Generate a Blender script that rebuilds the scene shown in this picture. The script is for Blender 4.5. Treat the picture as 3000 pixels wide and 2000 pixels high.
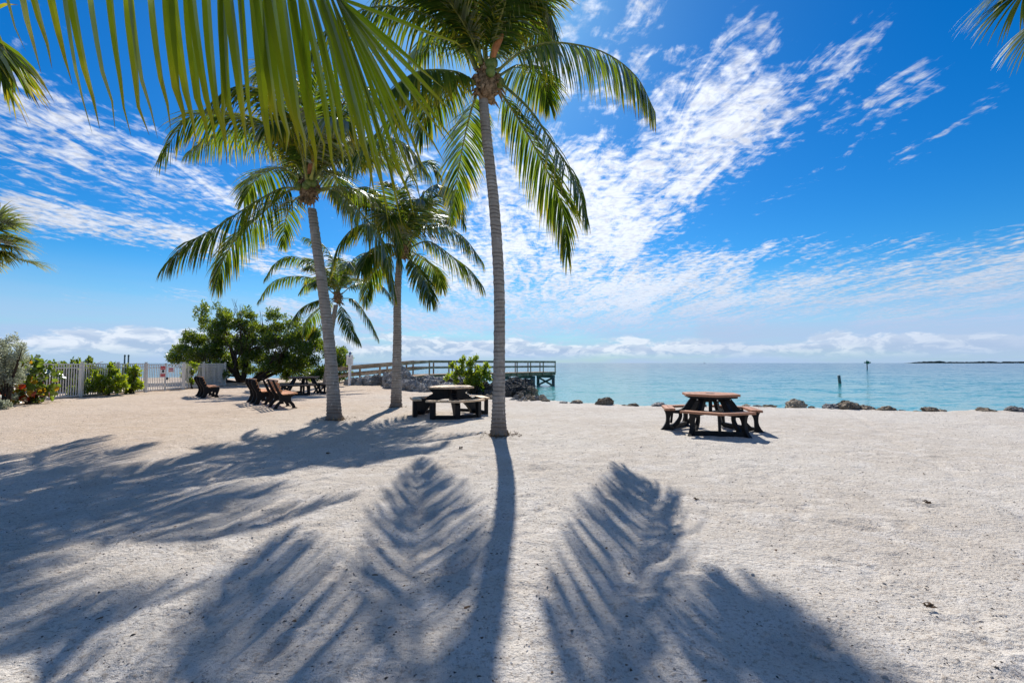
import bpy, math, random
import numpy as np
from mathutils import Vector, Matrix, Euler

for o in list(bpy.data.objects):
    bpy.data.objects.remove(o)
SC = bpy.context.scene
COL = SC.collection
R = math.radians
rng = np.random.default_rng(7)
random.seed(7)

# ------------------------------------------------------------------ camera
CAM_H = 1.4
FPX = 3000 * 16 / 36.0
PITCH = math.atan(63 / FPX)
cd = bpy.data.cameras.new('camera')
cd.lens = 16; cd.sensor_width = 36; cd.clip_start = 0.05; cd.clip_end = 60000
cam = bpy.data.objects.new('camera', cd)
COL.objects.link(cam)
cam.location = (0, 0, CAM_H)
cam.rotation_euler = (R(90) + PITCH, 0, 0)
SC.camera = cam

def ray(px, py):
    """direction (y = 1) of a point measured in the 3000 x 2000 photograph"""
    xc, yc = (px - 1500) / FPX, (1000 - py) / FPX
    d = Vector((xc, math.cos(PITCH) - yc * math.sin(PITCH), math.sin(PITCH) + yc * math.cos(PITCH)))
    return d / d.y
def at(px, py, Y):
    d = ray(px, py)
    return Vector((d.x * Y, Y, CAM_H + d.z * Y))
def vat(vx, vy, Y):
    return at(vx * 1.27551, vy * 1.27551, Y)
def azel(px, py):
    d = ray(px, py).normalized()
    return math.atan2(d.x, d.y), math.asin(d.z)

# ------------------------------------------------------------------ exposure, sun, sky
SC.view_settings.view_transform = 'Standard'
SC.view_settings.look = 'None'
SC.view_settings.gamma = 1
SC.view_settings.use_curve_mapping = False
SC.view_settings.exposure = 0.5
SUN_EL, SUN_AZ = 43.0, -3.3
sl = bpy.data.lights.new('sun', 'SUN')
sl.energy = 4.4; sl.angle = R(0.55); sl.color = (1.0, 0.945, 0.87)
sun = bpy.data.objects.new('sun', sl)
COL.objects.link(sun)
sv = Vector((math.sin(R(SUN_AZ)) * math.cos(R(SUN_EL)), math.cos(R(SUN_AZ)) * math.cos(R(SUN_EL)), math.sin(R(SUN_EL))))
sun.rotation_euler = sv.to_track_quat('Z', 'Y').to_euler()
sun.location = sv * 60

class NT:
    """small helper that writes node trees as expressions"""
    def __init__(s, tree): s.t = tree
    def node(s, kind, **kw):
        n = s.t.nodes.new(kind)
        for k, v in kw.items(): setattr(n, k, v)
        return n
    def put(s, sock, v):
        if isinstance(v, bpy.types.NodeSocket): s.t.links.new(v, sock)
        elif v is not None: sock.default_value = v
    def m(s, op, a, b=None, c=None, clamp=False):
        n = s.node('ShaderNodeMath', operation=op, use_clamp=clamp)
        s.put(n.inputs[0], a); s.put(n.inputs[1], b)
        if c is not None: s.put(n.inputs[2], c)
        return n.outputs[0]
    def vec(s, x, y, z):
        n = s.node('ShaderNodeCombineXYZ')
        s.put(n.inputs[0], x); s.put(n.inputs[1], y); s.put(n.inputs[2], z)
        return n.outputs[0]
    def noise(s, v, scale, detail=3, rough=0.55, dist=0.0, lac=2.0, out='Fac'):
        n = s.node('ShaderNodeTexNoise')
        s.put(n.inputs['Vector'], v); n.inputs['Scale'].default_value = scale
        n.inputs['Detail'].default_value = detail; n.inputs['Roughness'].default_value = rough
        n.inputs['Distortion'].default_value = dist; n.inputs['Lacunarity'].default_value = lac
        return n.outputs[out]
    def voro(s, v, scale, feature='F1', out='Distance', rand=1.0):
        n = s.node('ShaderNodeTexVoronoi', feature=feature)
        s.put(n.inputs['Vector'], v); n.inputs['Scale'].default_value = scale
        n.inputs['Randomness'].default_value = rand
        return n.outputs[out]
    def smooth(s, v, a, b, lo=0.0, hi=1.0):
        n = s.node('ShaderNodeMapRange', interpolation_type='SMOOTHSTEP')
        s.put(n.inputs[0], v); s.put(n.inputs[1], a); s.put(n.inputs[2], b)
        n.inputs[3].default_value = lo; n.inputs[4].default_value = hi
        return n.outputs[0]
    def mix(s, f, a, b, kind='MIX'):
        n = s.node('ShaderNodeMix', data_type='RGBA', blend_type=kind)
        s.put(n.inputs[0], f)
        for i, c in ((6, a), (7, b)):
            if isinstance(c, tuple) and len(c) == 3: c = (*c, 1)
            s.put(n.inputs[i], c)
        return n.outputs[2]
    def ramp(s, f, stops, interp='LINEAR'):
        n = s.node('ShaderNodeValToRGB'); cr = n.color_ramp; cr.interpolation = interp
        while len(cr.elements) < len(stops): cr.elements.new(0.5)
        for e, (p, c) in zip(cr.elements, stops):
            e.position = p; e.color = (*c, 1) if len(c) == 3 else c
        s.put(n.inputs[0], f)
        return n.outputs[0]
    def bump(s, h, strength=1.0, dist=0.01, normal=None):
        n = s.node('ShaderNodeBump')
        n.inputs['Strength'].default_value = strength; n.inputs['Distance'].default_value = dist
        s.put(n.inputs['Height'], h)
        if normal is not None: s.put(n.inputs['Normal'], normal)
        return n.outputs[0]

world = bpy.data.worlds.new('World')
SC.world = world
world.use_nodes = True
wt = world.node_tree
wt.nodes.clear()
W = NT(wt)
sky = W.node('ShaderNodeTexSky', sky_type='NISHITA')
sky.sun_disc = False
sky.sun_elevation = R(SUN_EL); sky.sun_rotation = R(SUN_AZ)
sky.air_density = 1.0; sky.dust_density = 0.35; sky.ozone_density = 2.2; sky.altitude = 0
SKY_K = 0.13
tc = W.node('ShaderNodeTexCoord')
sep = W.node('ShaderNodeSeparateXYZ')
wt.links.new(tc.outputs['Generated'], sep.inputs[0])
dx, dy, dz = sep.outputs
az = W.m('ARCTAN2', dx, dy)
el = W.m('ARCSINE', dz)
hz = W.m('ADD', W.m('MAXIMUM', dz, 0.0), 0.045)
cx = W.m('DIVIDE', dx, hz)
cy = W.m('DIVIDE', dy, hz)
plane = W.vec(cx, cy, 0.0)
plane_s = W.vec(cx, W.m('MULTIPLY', cy, 0.30), 3.0)

def capsule(A, B, r, wgt, soft=0.15):
    """soft band between two directions of the sky, angles in radians"""
    (a0, e0), (a1, e1) = azel(*A), azel(*B)
    ux, uy = a1 - a0, e1 - e0
    L2 = ux * ux + uy * uy + 1e-9
    pa, pe = W.m('SUBTRACT', az, a0), W.m('SUBTRACT', el, e0)
    t = W.m('ADD', W.m('MULTIPLY', pa, ux / L2), W.m('MULTIPLY', pe, uy / L2), clamp=True)
    qa = W.m('SUBTRACT', pa, W.m('MULTIPLY', t, ux))
    qe = W.m('SUBTRACT', pe, W.m('MULTIPLY', t, uy))
    d = W.m('SQRT', W.m('ADD', W.m('MULTIPLY', qa, qa), W.m('MULTIPLY', qe, qe)))
    rr = r / FPX * 0.85
    return W.smooth(d, rr * 1.25, rr * soft, 0.0, wgt)

bands = [
    ((1600, 580), (1810, 640), 300, 1.0), ((1850, 620), (2180, 290), 240, 0.95),
    ((1350, 830), (2080, 850), 230, 0.98), ((1950, 880), (3300, 740), 115, 0.80), ((2000, 910), (3000, 810), 85, 0.85),
    ((2200, 930), (800, 920), 80, 0.85), ((2000, 740), (2700, 740), 70, 0.56),
    ((1640, 40), (1900, 30), 130, 0.64), ((1620, 190), (1950, 230), 170, 0.60),
    ((2550, 945), (3300, 860), 75, 0.80), ((1450, 480), (1500, 860), 260, 0.9),
    ((-100, 260), (430, 480), 210, 0.60), ((100, 430), (700, 620), 160, 0.62),
    ((40, 610), (640, 705), 65, 0.95), ((560, 700), (1000, 800), 90, 0.85), ((200, 860), (700, 880), 40, 0.38),
    ((850, 350), (1300, 560), 260, 0.66), ((2080, 380), (2500, 130), 130, 0.50),
    ((2450, 370), (2680, 240), 80, 0.52), ((2250, 600), (2600, 380), 80, 0.42),
    ((2640, 460), (2900, 290), 60, 0.48), ((120, 100), (420, 260), 90, 0.32), ((2450, 120), (2600, 40), 60, 0.38),
]
mask = None
for b in bands:
    c = capsule(*b)
    mask = c if mask is None else W.m('MAXIMUM', mask, c)
# unseen cloud cover behind the camera and overhead, thickened to raise ambient light
rest = W.smooth(W.noise(plane, 0.55, 3), 0.42, 0.62, 0.0, 0.85)
back = W.smooth(dy, 0.25, 0.0)
mask = W.m('MAXIMUM', mask, W.m('MULTIPLY', rest, back))
n_big = W.noise(plane_s, 1.6, 4, 0.6, 0.4)
warp = W.node('ShaderNodeVectorMath', operation='ADD')
wn = W.node('ShaderNodeVectorMath', operation='SCALE')
wt.links.new(W.noise(plane, 5.0, 2, 0.5, out='Color'), wn.inputs[0]); wn.inputs['Scale'].default_value = 0.12
wt.links.new(plane, warp.inputs[0]); wt.links.new(wn.outputs[0], warp.inputs[1])
cell = W.noise(warp.outputs[0], 17.0, 4, 0.58)
fine = W.noise(plane_s, 7.5, 7, 0.68, 0.8)
detail = W.m('ADD', W.m('MULTIPLY', cell, 0.42), W.m('MULTIPLY', fine, 0.58))
dens = W.m('ADD', mask, W.m('ADD', W.m('MULTIPLY', W.m('SUBTRACT', n_big, 0.5), 1.1), W.m('MULTIPLY', W.m('SUBTRACT', detail, 0.5), 3.4)))
dens = W.smooth(dens, 0.45, 1.15)
dens = W.m('MULTIPLY', dens, W.smooth(mask, 0.0, 0.3))
# brightness of the high clouds: thicker = whiter, forward scattering towards the sun
sd = W.node('ShaderNodeVectorMath', operation='DOT_PRODUCT')
wt.links.new(tc.outputs['Generated'], sd.inputs[0]); sd.inputs[1].default_value = tuple(sv)
fw = W.smooth(sd.outputs['Value'], 0.55, 0.97, 0.74, 1.10)
ccol = W.node('ShaderNodeVectorMath', operation='SCALE')
ccol.inputs[0].default_value = (0.68, 0.71, 0.78)
cs = W.smooth(W.m('ADD', W.noise(warp.outputs[0], 24.0, 4, 0.6), W.m('MULTIPLY', W.m('SUBTRACT', n_big, 0.5), 0.5)), 0.36, 0.62, 0.80, 1.03)
wt.links.new(W.m('MULTIPLY', W.m('MULTIPLY', fw, cs), 1.0 / SKY_K), ccol.inputs['Scale'])
# blue sky: Nishita, more saturated as the polarised photograph has it
hs = W.node('ShaderNodeHueSaturation')
hs.inputs['Saturation'].default_value = 1.55
hs.inputs['Value'].default_value = 0.60
wt.links.new(sky.outputs[0], hs.inputs['Color'])
skyc = W.mix(1.0, hs.outputs[0], (0.42, 0.85, 1.04), 'MULTIPLY')
col = W.mix(W.m('MULTIPLY', dens, 0.90), skyc, ccol.outputs[0])
# thin veil and low cumulus bank over the horizon
azs = W.vec(W.m('MULTIPLY', az, 1.0), W.m('MULTIPLY', el, 3.2), 0.0)
veil = W.m('MULTIPLY', W.smooth(el, 0.20, 0.025), 0.92)
veil = W.m('MULTIPLY', veil, W.smooth(W.noise(W.vec(az, W.m('MULTIPLY', el, 9.0), 2.0), 3.0, 4), 0.25, 0.6, 0.65, 1.0))
col = W.mix(veil, col, tuple(v / SKY_K for v in (0.31, 0.415, 0.62)))
cu_n = W.noise(azs, 9.0, 6, 0.6, 0.25)
cu_b = W.noise(W.vec(az, W.m('MULTIPLY', el, 1.5), 7.0), 2.6, 2)
top = W.m('ADD', 0.045, W.m('MULTIPLY', W.m('SUBTRACT', W.m('ADD', W.m('MULTIPLY', cu_n, 0.7), W.m('MULTIPLY', cu_b, 0.6)), 0.62), 0.16))
inb = W.smooth(W.m('SUBTRACT', top, el), -0.003, 0.008)
inb = W.m('MULTIPLY', inb, W.smooth(el, 0.006, 0.028))
lit = W.noise(W.vec(az, W.m('MULTIPLY', W.m('ADD', el, -0.006), 2.4), 0.0), 26.0, 5, 0.6, 0.5)
edge = W.smooth(W.m('SUBTRACT', top, el), 0.030, 0.004)
shade = W.m('ADD', W.m('MULTIPLY', edge, 0.45), W.m('MULTIPLY', W.smooth(lit, 0.44, 0.58), 0.7), clamp=True)
cuc = W.mix(shade, tuple(v / SKY_K for v in (0.30, 0.39, 0.54)), tuple(v / SKY_K for v in (0.62, 0.66, 0.72)))
col = W.mix(W.m('MULTIPLY', inb, 0.8), col, cuc)
st = W.m('MULTIPLY', capsule((2080, 985), (3300, 1000), 55, 1.0, 0.3), W.smooth(W.noise(W.vec(az, W.m('MULTIPLY', el, 8.0), 5.0), 4.0, 4), 0.3, 0.6, 0.4, 1.0))
col = W.mix(W.m('MULTIPLY', st, 0.55), col, tuple(v / SKY_K for v in (0.33, 0.42, 0.57)))
bg = W.node('ShaderNodeBackground')
wt.links.new(col, bg.inputs[0]); bg.inputs[1].default_value = SKY_K
wo = W.node('ShaderNodeOutputWorld')
wt.links.new(bg.outputs[0], wo.inputs[0])
world.cycles.sampling_method = 'MANUAL'
world.cycles.sample_map_resolution = 512
SC.cycles.max_bounces = 6
SC.cycles.transparent_max_bounces = 8
SC.cycles.caustics_reflective = False
SC.cycles.caustics_refractive = False

#SKYONLY
# ------------------------------------------------------------------ materials
MATS = {}
def material(name):
    m = bpy.data.materials.new(name); m.use_nodes = True
    m.node_tree.nodes.clear()
    MATS[name] = m
    N = NT(m.node_tree)
    out = N.node('ShaderNodeOutputMaterial')
    return m, N, out
def principled(N, out, col, rough=0.6, spec=0.3, normal=None, metallic=0.0, **kw):
    p = N.node('ShaderNodeBsdfPrincipled')
    if isinstance(col, tuple): col = (*col, 1)
    N.put(p.inputs['Base Color'], col)
    N.put(p.inputs['Roughness'], rough)
    N.put(p.inputs['Specular IOR Level'], spec)
    N.put(p.inputs['Metallic'], metallic)
    if normal is not None: N.put(p.inputs['Normal'], normal)
    N.t.links.new(p.outputs[0], out.inputs[0])
    return p
def objc(N):
    return N.node('ShaderNodeTexCoord').outputs['Object']
def worldc(N):
    return N.node('ShaderNodeNewGeometry').outputs['Position']
def orand(N):
    return N.node('ShaderNodeObjectInfo').outputs['Random']
def scaled(N, v, s):
    n = N.node('ShaderNodeVectorMath', operation='MULTIPLY')
    N.put(n.inputs[0], v); n.inputs[1].default_value = s
    return n.outputs[0]

def mat_sand():
    m, N, out = material('sand')
    P = worldc(N)
    big = N.noise(P, 0.35, 3, 0.5)
    mid = N.noise(P, 3.0, 4, 0.6)
    fin = N.noise(P, 38.0, 4, 0.7)
    grit = N.noise(P, 230.0, 2, 0.6)
    col = N.mix(N.smooth(big, 0.38, 0.62), (0.555, 0.50, 0.43), (0.605, 0.56, 0.495))
    col = N.mix(N.smooth(mid, 0.45, 0.7, 0, 0.75), col, (0.67, 0.63, 0.575))
    col = N.mix(N.smooth(fin, 0.50, 0.64, 0, 0.75), col, (0.36, 0.30, 0.24))
    col = N.mix(N.smooth(grit, 0.56, 0.69, 0, 0.8), col, (0.22, 0.185, 0.155))
    sx = N.node('ShaderNodeSeparateXYZ'); N.put(sx.inputs[0], P)
    warm = N.smooth(N.m('ADD', sx.outputs[0], N.m('MULTIPLY', N.m('SUBTRACT', big, 0.5), 5.0)), 1.0, -9.0, 0, 1.0)
    warm = N.m('MULTIPLY', warm, N.smooth(sx.outputs[1], 3.5, 9.0))
    col = N.mix(warm, col, (0.98, 0.865, 0.76), 'MULTIPLY')
    v = N.voro(P, 42.0, rand=1.0)
    vsel = N.noise(P, 5.5, 3, 0.6)
    peb = N.m('MULTIPLY', N.smooth(v, 0.24, 0.12), N.smooth(vsel, 0.48, 0.64))
    vc = N.voro(P, 42.0, out='Color')
    col = N.mix(N.m('MULTIPLY', peb, 0.75), col, N.mix(N.m('MULTIPLY', vc, 1.0), (0.24, 0.21, 0.19), (0.62, 0.57, 0.52)))
    wet = N.smooth(sx.outputs[2], -0.30, -0.55)
    col = N.mix(wet, col, (0.20, 0.17, 0.12))
    h = N.m('ADD', N.m('MULTIPLY', N.noise(P, 7.0, 4, 0.6), 1.05), N.m('MULTIPLY', fin, 0.55))
    h = N.m('ADD', h, N.m('MULTIPLY', grit, 0.10))
    h = N.m('ADD', h, N.m('MULTIPLY', peb, 0.35))
    rip = N.noise(scaled(N, P, (6.0, 30.0, 1.0)), 1.0, 3, 0.6)
    h = N.m('ADD', h, N.m('MULTIPLY', rip, 0.22))
    b = N.bump(h, 1.0, 0.036)
    principled(N, out, col, 0.95, 0.08, b)
    return m
def mat_water():
    m, N, out = material('sea_water')
    P = worldc(N)
    sx = N.node('ShaderNodeSeparateXYZ'); N.put(sx.inputs[0], P)
    wob = N.m('MULTIPLY', N.m('SUBTRACT', N.noise(scaled(N, P, (0.012, 0.03, 1)), 1.0, 4, 0.6), 0.5), 1.5)
    d = N.m('LOGARITHM', N.m('MAXIMUM', N.m('SQRT', N.m('ADD', N.m('MULTIPLY', sx.outputs[0], N.m('MULTIPLY', sx.outputs[0], 0.35)), N.m('MULTIPLY', sx.outputs[1], sx.outputs[1]))), 1.0), 10.0)
    t = N.m('DIVIDE', N.m('ADD', N.m('SUBTRACT', d, 1.1), N.m('MULTIPLY', wob, 0.16)), 2.6)
    col = N.ramp(t, [(0.0, (0.19, 0.38, 0.36)), (0.10, (0.10, 0.34, 0.33)), (0.22, (0.028, 0.235, 0.245)),
                     (0.36, (0.010, 0.15, 0.18)), (0.52, (0.005, 0.08, 0.115)), (0.75, (0.010, 0.07, 0.105)), (1.0, (0.008, 0.045, 0.075))])
    str_ = N.noise(scaled(N, P, (0.05, 0.35, 1)), 1.0, 3, 0.6)
    col = N.mix(N.smooth(str_, 0.55, 0.75, 0, 0.35), col, (0.035, 0.19, 0.20))
    w1 = N.noise(scaled(N, P, (0.55, 1.5, 1)), 1.0, 3, 0.6, 0.4)
    w2 = N.noise(scaled(N, P, (2.2, 5.5, 1)), 1.0, 3, 0.6, 0.3)
    w3 = N.noise(scaled(N, P, (0.13, 0.4, 1)), 1.0, 2, 0.5, 0.3)
    def vn(scl, k, seed):
        c = N.noise(scaled(N, P, scl), 1.0, 3, 0.55, 0.3, out='Color')
        q = N.node('ShaderNodeSeparateXYZ'); N.put(q.inputs[0], c)
        return (N.m('MULTIPLY', N.m('SUBTRACT', q.outputs[0], 0.5), k * 0.8), N.m('MULTIPLY', N.m('SUBTRACT', q.outputs[1], 0.5), k))
    a1, a2, a3 = vn((0.5, 1.4, 1), 0.75, 0), vn((2.4, 6.0, 1), 0.95, 1), vn((0.10, 0.35, 1), 0.38, 2)
    nrm = N.node('ShaderNodeVectorMath', operation='NORMALIZE')
    N.put(nrm.inputs[0], N.vec(N.m('ADD', a1[0], N.m('ADD', a2[0], a3[0])), N.m('ADD', a1[1], N.m('ADD', a2[1], a3[1])), 1.0))
    b = nrm.outputs[0]
    principled(N, out, col, 0.10, 0.20, b)
    return m
def mat_leaf(name, base, tip, trans, under=None, gloss=0.35, brown=None, var=0.3, tmix=0.5):
    """thin leaf: diffuse + translucent + some gloss; colour varies leaf by leaf"""
    m, N, out = material(name)
    g = N.node('ShaderNodeNewGeometry')
    rnd = g.outputs['Random Per Island']
    uv = N.node('ShaderNodeUVMap').outputs[0]
    su = N.node('ShaderNodeSeparateXYZ'); N.put(su.inputs[0], uv)
    col = N.mix(N.m('MULTIPLY', rnd, 1.0), base, tip)
    v = N.m('ADD', 1.0 - var, N.m('MULTIPLY', N.noise(objc(N), 3.0, 2), 2 * var))
    sc_ = N.node('ShaderNodeVectorMath', operation='SCALE'); N.put(sc_.inputs[0], col); N.put(sc_.inputs['Scale'], v)
    col = sc_.outputs[0]
    tcol = N.mix(1.0, col, trans, 'MULTIPLY')
    if brown is not None:
        e = N.m('ADD', su.outputs[1], N.m('MULTIPLY', N.m('SUBTRACT', rnd, 0.5), brown[1]))
        f = N.smooth(e, brown[0], brown[0] + 0.12)
        y = N.smooth(e, brown[0] - 0.38, brown[0], 0, 0.85)
        col = N.mix(y, col, (0.30, 0.27, 0.02)); tcol = N.mix(y, tcol, (0.55, 0.42, 0.02))
        col = N.mix(f, col, (0.16, 0.085, 0.03)); tcol = N.mix(f, tcol, (0.12, 0.06, 0.02))
    df = N.node('ShaderNodeBsdfDiffuse'); N.put(df.inputs[0], col)
    tr = N.node('ShaderNodeBsdfTranslucent'); N.put(tr.inputs[0], tcol)
    gl = N.node('ShaderNodeBsdfGlossy'); gl.inputs['Roughness'].default_value = 0.48
    gl.inputs[0].default_value = (0.9, 0.95, 1, 1)
    fr = N.node('ShaderNodeFresnel'); fr.inputs[0].default_value = 1.4
    a = N.node('ShaderNodeMixShader'); a.inputs[0].default_value = tmix
    N.t.links.new(df.outputs[0], a.inputs[1]); N.t.links.new(tr.outputs[0], a.inputs[2])
    b = N.node('ShaderNodeMixShader')
    N.put(b.inputs[0], N.m('MULTIPLY', fr.outputs[0], gloss * 2))
    N.t.links.new(a.outputs[0], b.inputs[1]); N.t.links.new(gl.outputs[0], b.inputs[2])
    N.t.links.new(b.outputs[0], out.inputs[0])
    return m
def mat_trunk():
    m, N, out = material('palm_bark')
    P = objc(N)
    sx = N.node('ShaderNodeSeparateXYZ'); N.put(sx.inputs[0], P)
    wz = N.m('ADD', N.m('MULTIPLY', sx.outputs[2], 21.0), N.m('MULTIPLY', N.noise(P, 3.0, 3), 2.2))
    ring = N.m('SINE', N.m('MULTIPLY', wz, 6.283 / 1.6))
    rr = N.m('MULTIPLY', N.smooth(ring, 0.2, 0.95), N.smooth(N.noise(scaled(N, P, (2.5, 2.5, 9)), 1.0, 3), 0.35, 0.6, 0.15, 1.0))
    fib = N.noise(scaled(N, P, (40, 40, 5)), 1.0, 4, 0.7)
    blot = N.noise(P, 3.2, 5, 0.65)
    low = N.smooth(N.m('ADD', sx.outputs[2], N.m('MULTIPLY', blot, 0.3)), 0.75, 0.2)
    col = N.mix(fib, (0.22, 0.19, 0.16), (0.40, 0.36, 0.31))
    col = N.mix(N.smooth(blot, 0.5, 0.7, 0, 0.7), col, (0.46, 0.43, 0.39))
    col = N.mix(N.m('MULTIPLY', rr, 0.62), col, (0.085, 0.068, 0.055))
    lic = N.m('MULTIPLY', N.smooth(N.noise(scaled(N, P, (26, 26, 9)), 1.0, 2, 0.5), 0.66, 0.72), N.smooth(sx.outputs[2], 2.4, 0.4))
    col = N.mix(lic, col, (0.62, 0.57, 0.48))
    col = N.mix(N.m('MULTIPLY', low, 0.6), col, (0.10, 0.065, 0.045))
    h = N.m('ADD', N.m('MULTIPLY', fib, 0.5), N.m('MULTIPLY', rr, -0.6))
    principled(N, out, col, 0.9, 0.1, N.bump(h, 0.8, 0.012))
    return m
def mat_plain(name, col, rough=0.7, spec=0.3, var=0.25, scale=8.0, bump=0.0, col2=None, grain=None, metallic=0.0):
    m, N, out = material(name)
    P = objc(N)
    if grain: P = scaled(N, P, grain)
    n = N.noise(P, scale, 5, 0.65)
    lo = tuple(c * (1 - var) for c in col); hi = col2 or tuple(min(1, c * (1 + var)) for c in col)
    c = N.mix(N.smooth(n, 0.32, 0.68), lo, hi)
    ov = N.m('ADD', 0.86, N.m('MULTIPLY', orand(N), 0.28))
    s = N.node('ShaderNodeVectorMath', operation='SCALE'); N.put(s.inputs[0], c); N.put(s.inputs['Scale'], ov)
    principled(N, out, s.outputs[0], rough, spec, N.bump(n, 0.6, bump) if bump else None, metallic)
    return m
def mat_rock(name, a, b, c_):
    m, N, out = material(name)
    P = worldc(N)
    n = N.noise(P, 2.2, 6, 0.7); k = N.noise(P, 11.0, 5, 0.7, 0.6)
    vo = N.voro(P, 7.0, 'DISTANCE_TO_EDGE')
    col = N.mix(N.smooth(n, 0.35, 0.62), a, b)
    col = N.mix(N.smooth(k, 0.54, 0.64, 0, 0.85), col, c_)
    col = N.mix(N.smooth(k, 0.45, 0.36, 0, 0.8), col, tuple(v * 0.3 for v in a))
    ov = N.m('ADD', 0.65, N.m('MULTIPLY', orand(N), 0.7))
    s = N.node('ShaderNodeVectorMath', operation='SCALE'); N.put(s.inputs[0], col); N.put(s.inputs['Scale'], ov)
    h = N.m('ADD', k, N.m('MULTIPLY', N.smooth(vo, 0, 0.12), 0.25))
    principled(N, out, s.outputs[0], 0.92, 0.15, N.bump(h, 1.0, 0.09))
    return m

SAND = mat_sand(); WATER = mat_water(); BARK = mat_trunk()
FROND = mat_leaf('palm_leaflet', (0.022, 0.058, 0.008), (0.058, 0.105, 0.012), (4.6, 3.2, 1.2), gloss=0.10, brown=(0.96, 0.5))
FROND_NEAR = mat_leaf('near_palm_leaflet', (0.060, 0.100, 0.008), (0.10, 0.135, 0.010), (5.6, 4.3, 1.3), gloss=0.05, brown=(0.93, 0.1), var=0.12, tmix=0.62)
FROND_FAN = mat_leaf('fan_palm_leaflet', (0.045, 0.085, 0.02), (0.08, 0.12, 0.035), (4.0, 3.0, 1.2), gloss=0.12, brown=(1.0, 0.2))
DEADLEAF = mat_leaf('dead_leaflet', (0.26, 0.17, 0.08), (0.38, 0.27, 0.13), (1.4, 1.2, 1.0), gloss=0.1)
RACHIS = mat_plain('frond_stem', (0.16, 0.20, 0.035), 0.5, 0.4, 0.25, 6.0, col2=(0.30, 0.30, 0.07))
HUSK = mat_plain('palm_fibre', (0.17, 0.105, 0.055), 0.95, 0.1, 0.5, 14.0, 0.01, col2=(0.40, 0.27, 0.16))
NUT = mat_plain('coconut_green', (0.10, 0.16, 0.025), 0.45, 0.4, 0.2, 5.0, col2=(0.18, 0.22, 0.05))
SPATHE = mat_plain('spathe_brown', (0.32, 0.13, 0.05), 0.7, 0.2, 0.3, 6.0)
LEAF_TREE = mat_leaf('tree_leaf', (0.022, 0.060, 0.010), (0.10, 0.165, 0.020), (4.2, 3.0, 1.2), gloss=0.12)
LEAF_BUSH = mat_leaf('bush_leaf', (0.060, 0.135, 0.012), (0.16, 0.24, 0.018), (4.2, 3.0, 0.9), gloss=0.14)
LEAF_SILVER = mat_leaf('silver_leaf', (0.26, 0.29, 0.22), (0.50, 0.53, 0.44), (1.1, 1.1, 0.9), gloss=0.05)
LEAF_GRAPE = mat_leaf('seagrape_green', (0.05, 0.10, 0.02), (0.09, 0.14, 0.035), (3.2, 2.6, 1.0), gloss=0.10)
LEAF_GRAPE_Y = mat_leaf('seagrape_yellow', (0.30, 0.24, 0.02), (0.36, 0.20, 0.02), (2.2, 1.8, 1.0), gloss=0.12)
LEAF_GRAPE_R = mat_leaf('seagrape_red', (0.28, 0.03, 0.015), (0.36, 0.06, 0.02), (2.2, 1.4, 1.0), gloss=0.12)
WOOD_BARK = mat_plain('tree_bark', (0.055, 0.042, 0.032), 0.9, 0.1, 0.4, 12.0, 0.01)
TWIG = mat_plain('bare_twig', (0.22, 0.19, 0.165), 0.9, 0.1, 0.3, 12.0)
BLACK = mat_plain('black_recycled_plastic', (0.008, 0.0075, 0.008), 0.5, 0.22, 0.3, 18.0, 0.004)
CEDAR = mat_plain('cedar_plastic_board', (0.40, 0.19, 0.105), 0.6, 0.3, 0.18, 3.0, 0.001, grain=(1, 14, 14))
TAN = mat_plain('tan_plastic_board', (0.68, 0.47, 0.28), 0.6, 0.3, 0.18, 3.0, 0.001, grain=(1, 14, 14))
GREYWOOD = mat_plain('weathered_board', (0.20, 0.145, 0.11), 0.8, 0.2, 0.3, 3.0, 0.002, grain=(1, 14, 14))
BENCHWOOD = mat_plain('orange_brown_slat', (0.62, 0.29, 0.12), 0.55, 0.35, 0.2, 3.0, 0.001, grain=(1, 14, 14))
STEEL = mat_plain('galvanised_bolt', (0.55, 0.55, 0.54), 0.35, 0.5, 0.1, metallic=0.8)
PIERWOOD = mat_plain('pier_timber', (0.30, 0.20, 0.125), 0.85, 0.15, 0.3, 2.5, 0.003, col2=(0.46, 0.34, 0.235))
PILE = mat_plain('pile_timber', (0.11, 0.14, 0.13), 0.85, 0.2, 0.35, 5.0, 0.004)
WHITE = mat_plain('white_powder_coat', (0.66, 0.635, 0.58), 0.5, 0.4, 0.06, 3.0)
SIGNW = mat_plain('white_sign_face', (0.84, 0.83, 0.80), 0.5, 0.4, 0.04, 3.0)
RED = mat_plain('sign_red', (0.55, 0.03, 0.03), 0.5, 0.4, 0.05)
DARK = mat_plain('sign_black', (0.02, 0.02, 0.025), 0.5, 0.4, 0.05)
BLUE = mat_plain('sign_blue', (0.01, 0.07, 0.30), 0.45, 0.4, 0.05)
GREEN = mat_plain('marker_green', (0.01, 0.16, 0.07), 0.5, 0.4, 0.05)
GREY = mat_plain('grey_print', (0.30, 0.32, 0.34), 0.6, 0.3, 0.05)
PAVER = mat_plain('pale_paver', (0.52, 0.43, 0.34), 0.9, 0.1, 0.15, 2.0)
ROCK_G = mat_rock('grey_limestone', (0.24, 0.23, 0.22), (0.40, 0.385, 0.36), (0.55, 0.53, 0.50))
ROCK_D = mat_rock('dark_wet_stone', (0.05, 0.05, 0.05), (0.10, 0.097, 0.09), (0.20, 0.19, 0.18))
ROCK_B = mat_rock('brown_coral_stone', (0.30, 0.245, 0.18), (0.48, 0.40, 0.30), (0.13, 0.11, 0.08))
PEBBLE = mat_plain('pebble_stone', (0.30, 0.27, 0.24), 0.9, 0.2, 0.5, 40.0, col2=(0.62, 0.57, 0.51))
DEBRIS = mat_plain('dry_litter', (0.12, 0.08, 0.05), 0.95, 0.1, 0.5, 30.0)
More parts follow.
